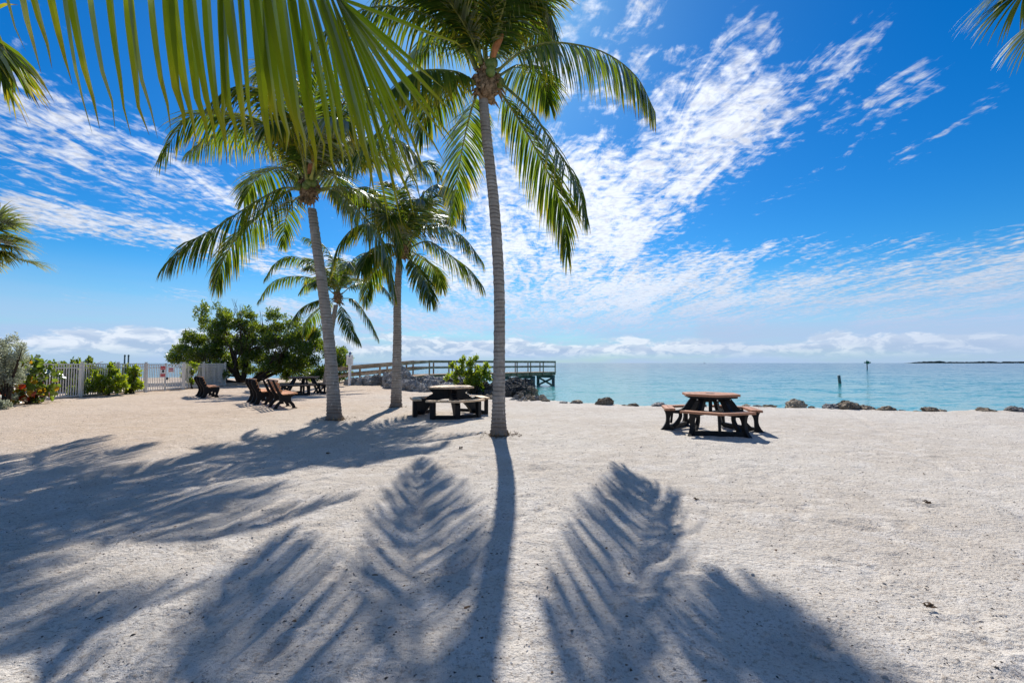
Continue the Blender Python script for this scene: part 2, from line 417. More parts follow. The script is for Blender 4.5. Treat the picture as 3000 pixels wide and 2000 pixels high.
ISLE = mat_plain('island_trees', (0.035, 0.055, 0.035), 0.95, 0.05, 0.3, 0.05)
ISLEHOUSE = mat_plain('island_house_wall', (0.5, 0.48, 0.45), 0.8, 0.1, 0.2, 0.1)

# ------------------------------------------------------------------ mesh helpers
def link(name, me, parent=None, m=None):
    o = bpy.data.objects.new(name, me); COL.objects.link(o)
    if parent is not None: o.parent = parent
    if m is not None and me is not None and not me.materials: me.materials.append(m)
    return o
def tag(o, label=None, cat=None, group=None, kind=None):
    if label: o['label'] = label
    if cat: o['category'] = cat
    if group: o['group'] = group
    if kind: o['kind'] = kind
    return o
def empty(name, loc, rz=0, label=None, cat=None, group=None):
    o = bpy.data.objects.new(name, None); COL.objects.link(o)
    o.location = loc; o.rotation_euler = (0, 0, rz); o.empty_display_size = 0.3
    return tag(o, label, cat, group)
def np_mesh(name, V, F, uv=None, smooth=False):
    """V (n,3); F list of arrays, all quads or all tris per array"""
    me = bpy.data.meshes.new(name)
    V = np.asarray(V, dtype=np.float32)
    Fs = [np.asarray(f, dtype=np.int32) for f in (F if isinstance(F, list) else [F])]
    loops = np.concatenate([f.ravel() for f in Fs])
    tot = np.concatenate([np.full(len(f), f.shape[1], np.int32) for f in Fs])
    start = np.concatenate([[0], np.cumsum(tot)[:-1]]).astype(np.int32)
    me.vertices.add(len(V)); me.vertices.foreach_set('co', V.ravel())
    me.loops.add(len(loops)); me.loops.foreach_set('vertex_index', loops)
    me.polygons.add(len(tot)); me.polygons.foreach_set('loop_start', start)
    try: me.polygons.foreach_set('loop_total', tot)
    except Exception: pass
    me.polygons.foreach_set('use_smooth', np.full(len(tot), smooth, dtype=bool))
    if uv is not None:
        l = me.uv_layers.new(name='UVMap')
        l.data.foreach_set('uv', np.asarray(uv, np.float32)[loops].ravel())
    me.update(calc_edges=True)
    return me
def basis(d):
    d = Vector(d).normalized()
    a = Vector((0, 0, 1)) if abs(d.z) < 0.95 else Vector((1, 0, 0))
    x = d.cross(a).normalized(); y = d.cross(x).normalized()
    return x, y, d
class MB:
    def __init__(s): s.v = []; s.f = []
    def box(s, c, size, rz=0.0, mat=None):
        c = Vector(c); hx, hy, hz_ = (k / 2 for k in size)
        rot = Matrix.Rotation(rz, 3, 'Z') if mat is None else mat
        b = len(s.v)
        for sx in (-1, 1):
            for sy in (-1, 1):
                for sz in (-1, 1):
                    s.v.append(c + rot @ Vector((sx * hx, sy * hy, sz * hz_)))
        s.f += [tuple(b + i for i in q) for q in ((0, 1, 3, 2), (4, 6, 7, 5), (0, 4, 5, 1), (2, 3, 7, 6), (0, 2, 6, 4), (1, 5, 7, 3))]
        return s
    def beam(s, a, b_, w, h):
        """rectangular bar from a to b; w across, h upwards"""
        a, b_ = Vector(a), Vector(b_)
        d = (b_ - a).normalized()
        up = Vector((0, 0, 1)) if abs(d.z) < 0.98 else Vector((0, 1, 0))
        x = d.cross(up).normalized(); u = x.cross(d).normalized()
        i = len(s.v)
        for p in (a, b_):
            for (sx, su) in ((-1, -1), (1, -1), (1, 1), (-1, 1)):
                s.v.append(p + x * sx * w / 2 + u * su * h / 2)
        s.f += [tuple(i + k for k in q) for q in ((0, 3, 2, 1), (4, 5, 6, 7), (0, 1, 5, 4), (1, 2, 6, 5), (2, 3, 7, 6), (3, 0, 4, 7))]
        return s
    def tube(s, pts, rad, n=8, cap=True):
        pts = [Vector(p) for p in pts]
        if not hasattr(rad, '__len__'): rad = [rad] * len(pts)
        i0 = len(s.v); x = None
        for k, p in enumerate(pts):
            d = (pts[min(k + 1, len(pts) - 1)] - pts[max(k - 1, 0)]).normalized()
            if x is None: x, y, _ = basis(d)
            else:
                x = (x - d * x.dot(d)).normalized(); y = d.cross(x)
            for j in range(n):
                a = 2 * math.pi * j / n
                s.v.append(p + (x * math.cos(a) + y * math.sin(a)) * rad[k])
        for k in range(len(pts) - 1):
            for j in range(n):
                a, b = i0 + k * n + j, i0 + k * n + (j + 1) % n
                s.f.append((a, b, b + n, a + n))
        if cap:
            s.f.append(tuple(i0 + j for j in range(n))[::-1])
            s.f.append(tuple(i0 + (len(pts) - 1) * n + j for j in range(n)))
        return s
    def prism(s, poly, o, ax, ay, an, th):
        """polygon (list of 2D) in the plane o + u ax + v ay, thickness th along an"""
        o, ax, ay, an = (Vector(k) for k in (o, ax, ay, an))
        i = len(s.v); n = len(poly)
        for sgn in (-0.5, 0.5):
            for (u, w) in poly: s.v.append(o + ax * u + ay * w + an * sgn * th)
        s.f.append(tuple(i + k for k in range(n))[::-1]); s.f.append(tuple(i + n + k for k in range(n)))
        for k in range(n): s.f.append((i + k, i + (k + 1) % n, i + n + (k + 1) % n, i + n + k))
        return s
    def strip(s, outer, inner, o, ax, ay, an, th):
        """solid band between two open 2D curves of equal length"""
        o, ax, ay, an = (Vector(k) for k in (o, ax, ay, an))
        i = len(s.v); n = len(outer)
        for sgn in (-0.5, 0.5):
            for cur in (outer, inner):
                for (u, w) in cur: s.v.append(o + ax * u + ay * w + an * sgn * th)
        A, B, C, D = i, i + n, i + 2 * n, i + 3 * n
        for k in range(n - 1):
            s.f += [(A + k, A + k + 1, B + k + 1, B + k), (C + k, D + k, D + k + 1, C + k + 1),
                    (A + k, C + k, C + k + 1, A + k + 1), (B + k, B + k + 1, D + k + 1, D + k)]
        s.f += [(A, B, D, C), (A + n - 1, C + n - 1, D + n - 1, B + n - 1)]
        return s
    def build(s, name, m, parent=None, smooth=False, bevel=0.0):
        me = bpy.data.meshes.new(name)
        me.from_pydata([tuple(v) for v in s.v], [], s.f)
        if smooth: me.polygons.foreach_set('use_smooth', [True] * len(me.polygons))
        me.update()
        o = link(name, me, parent, m)
        if bevel:
            b = o.modifiers.new('bevel', 'BEVEL'); b.width = bevel; b.segments = 2; b.limit_method = 'ANGLE'
        return o
def copy_tree(o, parent=None):
    c = o.copy(); COL.objects.link(c)
    if parent is not None: c.parent = parent
    for ch in o.children: copy_tree(ch, c)
    return c
def catmull(pts, n):
    P = [Vector(p) for p in pts]
    P = [P[0] * 2 - P[1]] + P + [P[-1] * 2 - P[-2]]
    out = []
    segs = len(P) - 3
    for i in range(n):
        t = i / (n - 1) * segs; k = min(int(t), segs - 1); t -= k
        a, b, c, d = P[k:k + 4]
        out.append(0.5 * ((2 * b) + (c - a) * t + (2 * a - 5 * b + 4 * c - d) * t * t + (-a + 3 * b - 3 * c + d) * t ** 3))
    return out

def vnoise(x, y, seed=0):
    """smooth value noise on numpy arrays"""
    xi, yi = np.floor(x).astype(np.int64), np.floor(y).astype(np.int64)
    xf, yf = x - xi, y - yi
    xf = xf * xf * (3 - 2 * xf); yf = yf * yf * (3 - 2 * yf)
    def h(a, b):
        n = (a * 374761393 + b * 668265263 + seed * 974711) & 0x7fffffff
        n = ((n ^ (n >> 13)) * 1274126177) & 0x7fffffff
        return ((n ^ (n >> 16)) & 0xffff) / 65535.0
    return (h(xi, yi) * (1 - xf) + h(xi + 1, yi) * xf) * (1 - yf) + (h(xi, yi + 1) * (1 - xf) + h(xi + 1, yi + 1) * xf) * yf

# ------------------------------------------------------------------ ground and sea
WATER_Z = -0.75
SHORE = [(-400, 60), (-60, 48), (-24, 42), (-15, 39), (-10, 34), (-6.5, 30.5), (-4, 26.5), (-2.2, 22.0), (-0.4, 19.3), (1.3, 17.0), (3.0, 15.9),
         (5.0, 15.4), (8.7, 14.4), (12, 13.3), (15, 12.9), (30, 11.5), (60, 8), (400, -20)]
SX, SY = np.array([p[0] for p in SHORE], float), np.array([p[1] for p in SHORE], float)
def shore_y(x): return np.interp(x, SX, SY)
foot = np.random.default_rng(3)
FOOT = [(foot.uniform(-6, 7), foot.uniform(1.6, 9.5), foot.uniform(-3.2, 3.2)) for _ in range(420)]
def ground_h(x, y, fine=True):
    x, y = np.asarray(x, float), np.asarray(y, float)
    edge = shore_y(x) + (vnoise(x * 1.3, y * 0, 5) - 0.5) * 0.7 + (vnoise(x * 0.45, y * 0, 15) - 0.5) * 0.8
    s = np.clip((y - edge) / 1.5, 0, 1)
    z = -1.6 * s * s * (3 - 2 * s)
    z = z + (vnoise(x * 0.25, y * 0.25, 1) - 0.5) * 0.07 * np.clip((y - 3) / 6, 0.3, 1) + (vnoise(x * 0.9, y * 0.9, 2) - 0.5) * 0.035
    # slight rise of the beach towards the sign and the big tree
    z = z + 0.12 * np.exp(-(((x + 9) / 5) ** 2 + ((y - 29) / 4) ** 2))
    if fine:
        z = z + (vnoise(x * 2.2, y * 2.2, 31) - 0.5) * 0.016 + (vnoise(x * 4, y * 4, 3) - 0.5) * 0.016 + (vnoise(x * 13, y * 13, 4) - 0.5) * 0.010
        for (fx, fy, a) in FOOT:
            m = (np.abs(x - fx) < 0.3) & (np.abs(y - fy) < 0.3)
            if not m.any(): continue
            u = (x[m] - fx) * math.cos(a) + (y[m] - fy) * math.sin(a)
            v = -(x[m] - fx) * math.sin(a) + (y[m] - fy) * math.cos(a)
            q = (u / 0.15) ** 2 + (v / 0.06) ** 2
            z[m] += -0.015 * np.exp(-q * q) + 0.007 * np.exp(-((np.sqrt(q) - 1.35) / 0.25) ** 2)
        # two long shallow wheel tracks
        for (x0, x1) in ((-3.0, -5.2), (-2.3, -4.4), (4.0, 9.0)):
            c = x0 + (x1 - x0) * (y - 3) / 9
            z -= 0.016 * np.exp(-((x - c) / 0.09) ** 2) * ((y > 2) & (y < 14))
    return z
def gz(x, y): return float(ground_h(np.array([x]), np.array([y]), False)[0])
def spaced(a, b, f):
    out = [a]
    while out[-1] < b: out.append(out[-1] + f(out[-1]))
    return out
ys = [-60, -40, -25, -15, -8, -4, -2, -1, 0, 0.6] + spaced(1.1, 48, lambda y: max(0.016, 0.0085 * y)) + [55, 65]
half = spaced(0.02, 60, lambda x: 0.030 if x < 3.5 else (0.055 if x < 9 else (0.12 if x < 20 else 1.6)))
xs = [-400, -200, -100] + [-h for h in half[::-1]] + half + [100, 200, 400]
X, Y = np.meshgrid(np.array(xs, float), np.array(ys, float))
Z = ground_h(X.ravel(), Y.ravel()).reshape(X.shape)
nx, ny = len(xs), len(ys)
ii = (np.arange(ny - 1)[:, None] * nx + np.arange(nx - 1)[None, :]).ravel()
me = np_mesh('sand_ground', np.stack([X.ravel(), Y.ravel(), Z.ravel()], 1), np.stack([ii, ii + 1, ii + nx + 1, ii + nx], 1), smooth=True)
tag(link('sand_ground', me, None, SAND), kind='structure')
mb = MB()
mb.v = [Vector(p) for p in ((-40000, -40, WATER_Z), (40000, -40, WATER_Z), (40000, 45000, WATER_Z), (-40000, 45000, WATER_Z))]
mb.f = [(0, 1, 2, 3)]
tag(mb.build('sea_water', WATER), kind='structure')

# ------------------------------------------------------------------ palms
def leaflet_arrays(P, T, S, U, s0, n, L, wid, lift, grav, fwd, rg, K=5, tipw=0.05, spread=1.0, gap=0.0):
    """ribbons leaving the rachis on both sides; returns verts, quads, uvs"""
    m = len(P)
    t = np.linspace(s0, 1.0, n)
    t = np.repeat(t, 2)
    sg = np.tile([1.0, -1.0], n)
    t = np.clip(t + rg.normal(0, 0.25 / n, len(t)), 0, 1)
    keep = rg.random(len(t)) > gap
    t, sg = t[keep], sg[keep]
    f = t * (m - 1); k = np.minimum(f.astype(int), m - 2); fr = (f - k)[:, None]
    p = P[k] * (1 - fr) + P[k + 1] * fr
    d = T[k]; sd = S[k]; u = U[k]
    e = (t - s0) / (1 - s0)
    prof = np.clip(0.55 + 1.5 * e - 0.35 * e ** 2, 0, 1) * (1 - 0.60 * np.clip((e - 0.5) / 0.5, 0, 1) ** 1.6)
    ln = L * 1.28 * prof * rg.uniform(0.86, 1.08, len(t))
    a = R(62) * (1 - 0.72 * e ** 1.5) + rg.normal(0, 0.05, len(t))
    dr = sd * (sg * np.sin(a) * spread)[:, None] + d * (np.cos(a) * fwd)[:, None] + u * (lift + rg.normal(0, 0.10, len(t)))[:, None]
    dr = dr / np.linalg.norm(dr, axis=1, keepdims=True)
    g = grav * rg.uniform(0.75, 1.3, len(t))
    ss = np.linspace(0, 1, K)
    # step along each leaflet, bending towards the ground
    pts = np.zeros((len(t), K, 3)); pts[:, 0] = p
    dirs = np.zeros((len(t), K, 3)); cur = dr.copy()
    dirs[:, 0] = cur
    for j in range(1, K):
        cur = cur + np.array([0, 0, -1.0]) * (g * 1.0 / (K - 1))[:, None]
        cur = cur / np.linalg.norm(cur, axis=1, keepdims=True)
        dirs[:, j] = cur
        pts[:, j] = pts[:, j - 1] + cur * (ln / (K - 1))[:, None]
    wv = d - dirs[:, 0] * np.sum(d * dirs[:, 0], 1, keepdims=True)
    wv = wv + np.cross(dirs[:, 0], wv) * rg.normal(0.0, 0.45, len(t))[:, None]
    wv = wv / (np.linalg.norm(wv, axis=1, keepdims=True) + 1e-9)
    wp = np.interp(ss, [0, 0.18, 0.5, 0.8, 1.0], [0.45, 1.0, 0.9, 0.5, tipw])
    w = wid * (0.55 + 0.45 * prof)
    n_l = len(t)
    V = np.zeros((n_l, K, 2, 3))
    off = wv[:, None, :] * (w[:, None] * wp[None, :] * 0.5)[:, :, None]
    V[:, :, 0] = pts - off; V[:, :, 1] = pts + off
    uv = np.zeros((n_l, K, 2, 2)); uv[..., 1] = ss[None, :, None]; uv[:, :, 1, 0] = 1
    base = (np.arange(n_l) * K * 2)[:, None] + (np.arange(K - 1) * 2)[None, :]
    base = base.ravel()
    F = np.stack([base, base + 1, base + 3, base + 2], 1)
    return V.reshape(-1, 3), F, uv.reshape(-1, 2)
def frond(parent, base, pts, L=0.75, wid=0.034, n=74, grav=0.9, lift=0.0, fwd=1.0, s0=0.16, r0=0.032, seed=0, mat=FROND, dry=0.0, spread=1.0, gap=0.03):
    rg = np.random.default_rng(seed)
    C = catmull(pts, 26)
    P = np.array([list(c) for c in C])
    T = np.gradient(P, axis=0); T /= np.linalg.norm(T, axis=1, keepdims=True)
    h = P[-1] - P[0]; h = np.array([h[0], h[1], 0]); h = h / (np.linalg.norm(h) + 1e-9)
    Sv = np.cross(h, [0, 0, 1.0])
    S = np.tile(Sv, (len(P), 1))
    # every frond is twisted a little about its stem
    tw = rg.normal(0, 0.25) * np.linspace(0.2, 1, len(P))
    U = np.cross(S, T); U /= np.linalg.norm(U, axis=1, keepdims=True)
    S2 = S * np.cos(tw)[:, None] + U * np.sin(tw)[:, None]; U2 = U * np.cos(tw)[:, None] - S * np.sin(tw)[:, None]
    B = np.array(base)
    V, F, uv = leaflet_arrays(P - B, T, S2, U2, s0, n, L, wid, lift, grav, fwd, rg, spread=spread, gap=gap)
    me = np_mesh('leaflets', V, F, uv)
    stem = MB().tube([Vector(p - B) for p in P], [r0 * (1 - 0.86 * (i / 25) ** 0.8) * (1.7 if i == 0 else 1) for i in range(26)], 5, False)
    fo = stem.build('frond', RACHIS, parent, True)
    lo = link('leaflets', me, fo, mat)
    lo['kind'] = 'stuff'
    return fo
def generic(C, azd, eld, length, droop, n=6):
    """frond path: leaves the crown at azimuth/elevation and bends down"""
    a, e = R(azd), R(eld)
    p = Vector(C); out = [p.copy()]
    for i in range(n):
        ee = e - R(droop) * (i / (n - 1)) ** 1.3
        p = p + Vector((math.sin(a) * math.cos(ee), math.cos(a) * math.cos(ee), math.sin(ee))) * length / n
        out.append(p.copy())
    return out
def trunk(parent, base, path, radii, seed=0, n=18, flare=True):
    rg = random.Random(seed)
    m = int((path[-1][2] - path[0][2]) / 0.045)
    C = catmull(path, m)
    rr = np.interp(np.linspace(0, 1, m), np.linspace(0, 1, len(radii)), radii)
    b = Vector(base); vs = []
    for k, c in enumerate(C):
        z = c.z - C[0].z
        ring = 1 + 0.05 * (1 if (k % 3 == 0) else -0.3) + rg.uniform(-0.012, 0.012)
        for j in range(n):
            a = 2 * math.pi * j / n
            r = rr[k] * ring * (1 + 0.05 * math.sin(3 * a + seed + z * 0.7) + 0.02 * rg.uniform(-1, 1))
            if z < 0.14: r *= 1 + 0.16 * rg.random()
            vs.append(c - b + Vector((math.cos(a) * r, math.sin(a) * r, 0)))
    i = (np.arange(m - 1)[:, None] * n + np.arange(n)[None, :]).ravel()
    j = (np.arange(m - 1)[:, None] * n + (np.arange(n)[None, :] + 1) % n).ravel()
    me = np_mesh('trunk', np.array([list(v) for v in vs]), np.stack([i, j, j + n, i + n], 1), smooth=True)
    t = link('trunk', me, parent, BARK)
    # short roots at the foot
    rt = MB()
    for q in range(26):
        a = rg.uniform(0, 6.283); r = radii[0]
        c0 = Vector(path[0]) - b
        rt.tube([c0 + Vector((math.cos(a) * r * 0.9, math.sin(a) * r * 0.9, 0.06 + rg.random() * 0.07)),
                 c0 + Vector((math.cos(a) * r * 1.2, math.sin(a) * r * 1.2, 0.01)),
                 c0 + Vector((math.cos(a) * r * 1.35, math.sin(a) * r * 1.35, -0.05))], [0.016, 0.014, 0.008], 5)
    ro = rt.build('root_fringe', HUSK, parent, True); ro['kind'] = 'stuff'
    return t
def crown_bits(parent, base, C, size, seed, nuts=6, spathe=True):
    rg = random.Random(seed)
    c = Vector(C) - Vector(base)
    mb = MB()
    for q in range(46):            # torn leaf sheaths and fibre round the neck
        a = rg.uniform(0, 6.283); u = rg.uniform(-0.42, 0.12) * size
        d = Vector((math.cos(a), math.sin(a), 0))
        r0_ = 0.13 * size; ln = rg.uniform(0.14, 0.34) * size; w = rg.uniform(0.02, 0.06) * size
        p0 = c + d * r0_ * 0.8 + Vector((0, 0, u))
        out = rg.uniform(0.3, 1.0); dn = rg.uniform(-0.9, 0.5)
        p1 = p0 + (d * out + Vector((0, 0, dn + 0.3))).normalized() * ln * 0.5
        p2 = p1 + (d * out * 0.6 + Vector((rg.uniform(-.4, .4), rg.uniform(-.4, .4), dn - 0.5))).normalized() * ln * 0.5
        mb.tube([p0, p1, p2], [w, w * 0.7, w * 0.15], 4)
    h = mb.build('fibre_husk', HUSK, parent); h['kind'] = 'stuff'
    mb = MB(); mb.tube([c + Vector((0, 0, -0.40 * size)), c + Vector((0, 0, -0.2 * size)), c + Vector((0, 0, 0.05 * size)), c + Vector((0, 0, 0.35 * size))],
                       [0.12 * size, 0.19 * size, 0.16 * size, 0.05 * size], 10)
    mb.build('crown_heart', HUSK, parent, True)
    for q in range(nuts):
        a = rg.uniform(0, 6.283)
        if q < 3: a = rg.uniform(-1.9, -0.5)
        p = c + Vector((math.cos(a) * 0.23 * size, math.sin(a) * 0.23 * size, rg.uniform(-0.12, 0.14) * size))
        r_ = 0.085 * size
        mb = MB(); zz = [-1.15, -0.95, -0.5, 0, 0.5, 0.9, 1.12]
        mb.tube([p + Vector((0, 0, k * r_)) for k in zz], [r_ * k for k in (0.15, 0.55, 0.93, 1.0, 0.86, 0.5, 0.08)], 10)
        mb.build('coconut', NUT, parent, True)
    if spathe:
        p = c + Vector((0.10, -0.22, 0.12)) * size
        mb = MB(); mb.tube([p, p + Vector((0.06, -0.03, 0.22)) * size, p + Vector((0.15, -0.03, 0.40)) * size, p + Vector((0.21, -0.02, 0.56)) * size],
                           [0.03 * size, 0.062 * size, 0.045 * size, 0.004], 6)
        mb.build('spathe', SPATHE, parent, True)
def palm(name_label, base_px, trunk_pts, radii, C, fronds, extra, seed, size=1.0, nuts=6, spathe=True, L=0.78, dens=100, wid=0.040):
    base = Vector(base_px)
    root = empty('coconut_palm', base, 0, name_label, 'palm tree', 'coconut palms on the beach')
    trunk(root, base, trunk_pts, radii, seed)
    crown_bits(root, base, C, size, seed, nuts, spathe)
    for i, fr in enumerate(fronds):
        kw = dict(fr[1]) if len(fr) > 1 else {}
        kw.setdefault('L', L); kw.setdefault('n', dens); kw.setdefault('wid', wid)
        frond(root, base, fr[0], seed=seed * 100 + i, **kw)
    for i, (a_, e_, l_, d_) in enumerate(extra):
        frond(root, base, generic(C, a_, e_, l_, d_), L=L, n=dens, wid=wid, seed=seed * 100 + 50 + i, grav=0.75)
    return root
def V_(*pts): return [vat(*p) for p in pts]

# tallest palm, right of the group
C1 = vat(1118, 178, 8.8)
b1 = at(1463, 1276, 8.8); b1.z = gz(b1.x, b1.y) - 0.03
palm('tallest coconut palm, with green nuts, its thick foot nearest the camera', b1,
     [b1, vat(1146, 940, 8.8), vat(1147, 840, 8.8), vat(1146, 660, 8.8), vat(1135, 480, 8.8), vat(1117, 310, 8.8), vat(1110, 225, 8.8)],
     [0.165, 0.128, 0.112, 0.106, 0.104, 0.10, 0.088], C1,
     [(V_((1140, 165, 8.7), (1200, 118, 8.5), (1270, 98, 8.3), (1380, 118, 8.2), (1460, 175, 8.15), (1505, 258, 8.1)), dict(grav=2.6, L=0.82, n=86, lift=-0.3)),
      (V_((1150, 190, 8.6), (1215, 250, 8.1), (1270, 330, 7.6), (1320, 410, 7.1), (1348, 505, 6.8)), dict(grav=1.6, L=0.60, n=66, wid=0.028, gap=0.16, spread=0.7)),
      (V_((1140, 198, 9.0), (1195, 280, 9.4), (1250, 380, 9.8), (1290, 470, 10.1), (1303, 585, 10.1)), dict(grav=1.5, L=1.0, n=120, wid=0.044, gap=0.04, s0=0.06)),
      (V_((1097, 210, 9), (1080, 262, 9.8), (1063, 335, 10.8), (1050, 410, 11.6), (1036, 492, 12.2)), dict(grav=0.8, L=0.84, lift=-0.2, s0=0.06, wid=0.044)),
      (V_((1085, 185, 8.8), (1040, 178, 8.6), (965, 215, 8.3), (880, 290, 8.0), (795, 385, 7.7)), dict(grav=2.0, L=0.8)),
      (V_((1095, 160, 8.8), (1040, 70, 8.6), (950, 25, 8.3), (850, 18, 8), (760, 60, 7.8), (715, 120, 7.7)), dict(grav=2.4, L=0.85)),
      (V_((1125, 160, 8.8), (1160, 60, 8.7), (1205, 0, 8.6), (1245, 0, 8.5), (1275, 70, 8.4)), dict(grav=2.0, L=0.75)),
      (V_((1112, 150, 8.8), (1125, 40, 9.0), (1150, -60, 9.3), (1200, -120, 9.8), (1240, -110, 10.2)), dict(grav=1.2)),
      (V_((1105, 150, 8.9), (1075, 20, 9.2), (1010, -50, 9.6), (930, -60, 9.9), (860, 0, 10.1)), dict(grav=2.0)),
      (V_((1105, 150, 8.7), (1090, 10, 8.4), (1050, -120, 8.0), (1000, -190, 7.5)), dict(grav=1.4)),
      (V_((1145, 175, 9), (1195, 150, 9.8), (1240, 175, 10.6), (1262, 240, 11.2)), dict(grav=1.6)),
      (V_((1090, 185, 9), (1035, 190, 9.8), (985, 240, 10.6), (962, 320, 11)), dict(grav=1.5)),
      (V_((1090, 190, 8.7), (1045, 165, 8.0), (960, 165, 7.3), (890, 215, 6.8)), dict(grav=1.8)),
      (V_((1100, 165, 8.9), (1060, 90, 9.6), (1000, 80, 10.5), (950, 130, 11.2)), dict(grav=1.6)),
      (V_((1130, 150, 9.0), (1175, 70, 9.8), (1225, 60, 10.6), (1260, 110, 11.4)), dict(grav=1.6)),
      ],
     [(200, 70, 3.0, 75), (150, 62, 3.0, 85), (250, 66, 3.2, 85), (100, 75, 3.0, 60), (180, 78, 2.8, 50), (275, 76, 2.8, 60), (125, 70, 2.8, 80), (225, 58, 3.0, 85)], 11, 1.15, 7)

# second palm
C2 = vat(708, 425, 11.3)
b2 = at(981, 1228, 11.3); b2.z = gz(b2.x, b2.y) - 0.03
palm('coconut palm with gently leaning trunk and ragged brown neck, right of the benches', b2,
     [b2, vat(766, 900, 11.3), vat(756, 780, 11.3), vat(741, 660, 11.3), vat(728, 570, 11.3), vat(716, 480, 11.3)],
     [0.19, 0.155, 0.135, 0.125, 0.12, 0.105], C2,
     [(V_((695, 437, 11.2), (650, 432, 10.9), (585, 465, 10.5), (500, 520, 10.1), (430, 560, 9.9), (378, 610, 9.8)), dict(grav=1.7, L=0.8)),
      (V_((698, 432, 11.5), (660, 440, 11.7), (600, 492, 11.9), (545, 545, 12.1), (512, 600, 12.1), (497, 655, 12.1)), dict(grav=1.6, L=0.85)),
      (V_((700, 410, 11.3), (650, 330, 11.0), (580, 285, 10.8), (500, 262, 10.6), (430, 275, 10.5), (365, 370, 10.4)), dict(grav=1.4, L=0.85)),
      (V_((695, 415, 11.5), (640, 345, 12.0), (570, 300, 12.6), (490, 310, 13.0), (430, 350, 13.2)), dict(grav=2.0, L=0.85)),
      (V_((690, 410, 11.3), (640, 385, 12.0), (590, 410, 12.8), (560, 460, 13.5)), dict(grav=1.4, L=0.8)),
      (V_((700, 445, 11.3), (672, 465, 12.0), (655, 510, 12.8), (650, 560, 13.0)), dict(grav=0.9, L=0.55, n=50)),
      (V_((725, 440, 11.3), (775, 440, 11.1), (835, 495, 10.9), (880, 560, 10.8), (905, 670, 10.7)), dict(grav=1.7, L=0.8)),
      (V_((725, 435, 11.4), (790, 430, 12.0), (850, 450, 12.6), (905, 520, 13.1), (920, 600, 13.4)), dict(grav=1.7, L=0.8)),
      (V_((720, 415, 11.3), (780, 340, 11.3), (860, 315, 11.3), (930, 330, 11.3), (985, 400, 11.3)), dict(grav=1.9, L=0.85)),
      (V_((715, 405, 11.2), (760, 280, 10.9), (820, 210, 10.6), (880, 215, 10.4), (930, 280, 10.2)), dict(grav=1.8, L=0.8)),
      (V_((710, 400, 11.3), (700, 290, 11.3), (690, 200, 11.4), (640, 150, 11.6), (590, 170, 11.8)), dict(grav=1.2, L=0.8)),
      (V_((712, 400, 11.5), (730, 270, 12.0), (735, 190, 12.8), (750, 150, 13.8)), dict(grav=1.5, L=0.85)),
      (V_((705, 400, 11.3), (670, 290, 10.9), (610, 215, 10.4), (540, 200, 10.0), (480, 240, 9.7)), dict(grav=1.6, L=0.8)),
      (V_((715, 410, 11.0), (735, 320, 10.0), (760, 270, 9.2), (800, 280, 8.6)), dict(grav=1.6, L=0.8)),
      (V_((705, 410, 11.0), (685, 330, 10.2), (650, 280, 9.4), (610, 290, 8.9)), dict(grav=1.6, L=0.8)),
      ],
     [(180, 72, 2.8, 80), (20, 70, 2.9, 80), (60, 62, 2.9, 85), (330, 60, 2.8, 85), (355, 80, 2.7, 50), (90, 78, 2.8, 50), (150, 75, 2.8, 60), (260, 72, 2.8, 70), (0, 50, 3.0, 95), (45, 80, 2.6, 40), (300, 78, 2.6, 40)], 22, 1.1, 6)

# third palm
C3 = vat(926, 566, 14.7)
b3 = at(1160, 1191, 14.7); b3.z = gz(b3.x, b3.y) - 0.03
palm('slim upright coconut palm standing between the leaning palm and the riprap boulders', b3,
     [b3, vat(911, 860, 14.7), vat(913, 770, 14.7), vat(913, 690, 14.7), vat(917, 600, 14.7)],
     [0.185, 0.145, 0.13, 0.12, 0.10], C3,
     [(V_((935, 565, 14.6), (965, 525, 14.4), (1015, 517, 14.2), (1065, 545, 14.0), (1108, 600, 13.9)), dict(grav=2.0, L=0.8)),
      (V_((935, 572, 14.8), (985, 555, 15.2), (1040, 590, 15.6), (1080, 620, 15.8), (1108, 655, 15.9)), dict(grav=1.7, L=0.85)),
      (V_((932, 585, 14.6), (955, 610, 14.2), (980, 650, 13.8), (990, 690, 13.6)), dict(grav=1.3, L=0.7)),
      (V_((915, 570, 14.6), (870, 520, 14.5), (820, 520, 14.3), (780, 560, 14.2), (760, 620, 14.2)), dict(grav=1.7, L=0.8)),
      (V_((915, 580, 14.8), (880, 600, 15.0), (850, 640, 15.4), (840, 690, 15.6)), dict(grav=1.4, L=0.75)),
      (V_((920, 575, 14.4), (890, 560, 13.8), (850, 580, 13.2), (830, 620, 12.8)), dict(grav=1.6, L=0.75)),
      (V_((925, 550, 14.7), (925, 470, 14.8), (940, 400, 15.0), (980, 370, 15.2), (1010, 400, 15.4)), dict(grav=1.4, L=0.8)),
      (V_((925, 550, 14.7), (955, 470, 14.6), (1000, 425, 14.4), (1045, 450, 14.2), (1065, 510, 14.1)), dict(grav=1.6, L=0.8)),
      (V_((920, 555, 14.7), (890, 470, 14.9), (845, 430, 15.2), (800, 440, 15.4)), dict(grav=1.6, L=0.8)),
      (V_((930, 560, 14.9), (960, 500, 15.6), (1000, 480, 16.4), (1040, 500, 17.0)), dict(grav=1.5, L=0.8)),
      (V_((940, 575, 14.8), (965, 590, 15.5), (1000, 620, 16.4), (1015, 660, 17)), dict(grav=1.4, L=0.75)),
      ],
     [(180, 70, 2.7, 80), (210, 60, 2.6, 90), (150, 62, 2.6, 90), (0, 72, 2.7, 70), (40, 68, 2.7, 80), (320, 66, 2.7, 85), (90, 75, 2.6, 60), (270, 72, 2.6, 60), (350, 50, 2.7, 95), (180, 40, 2.4, 80)], 33, 1.0, 4, False, L=0.72, dens=88, wid=0.044)

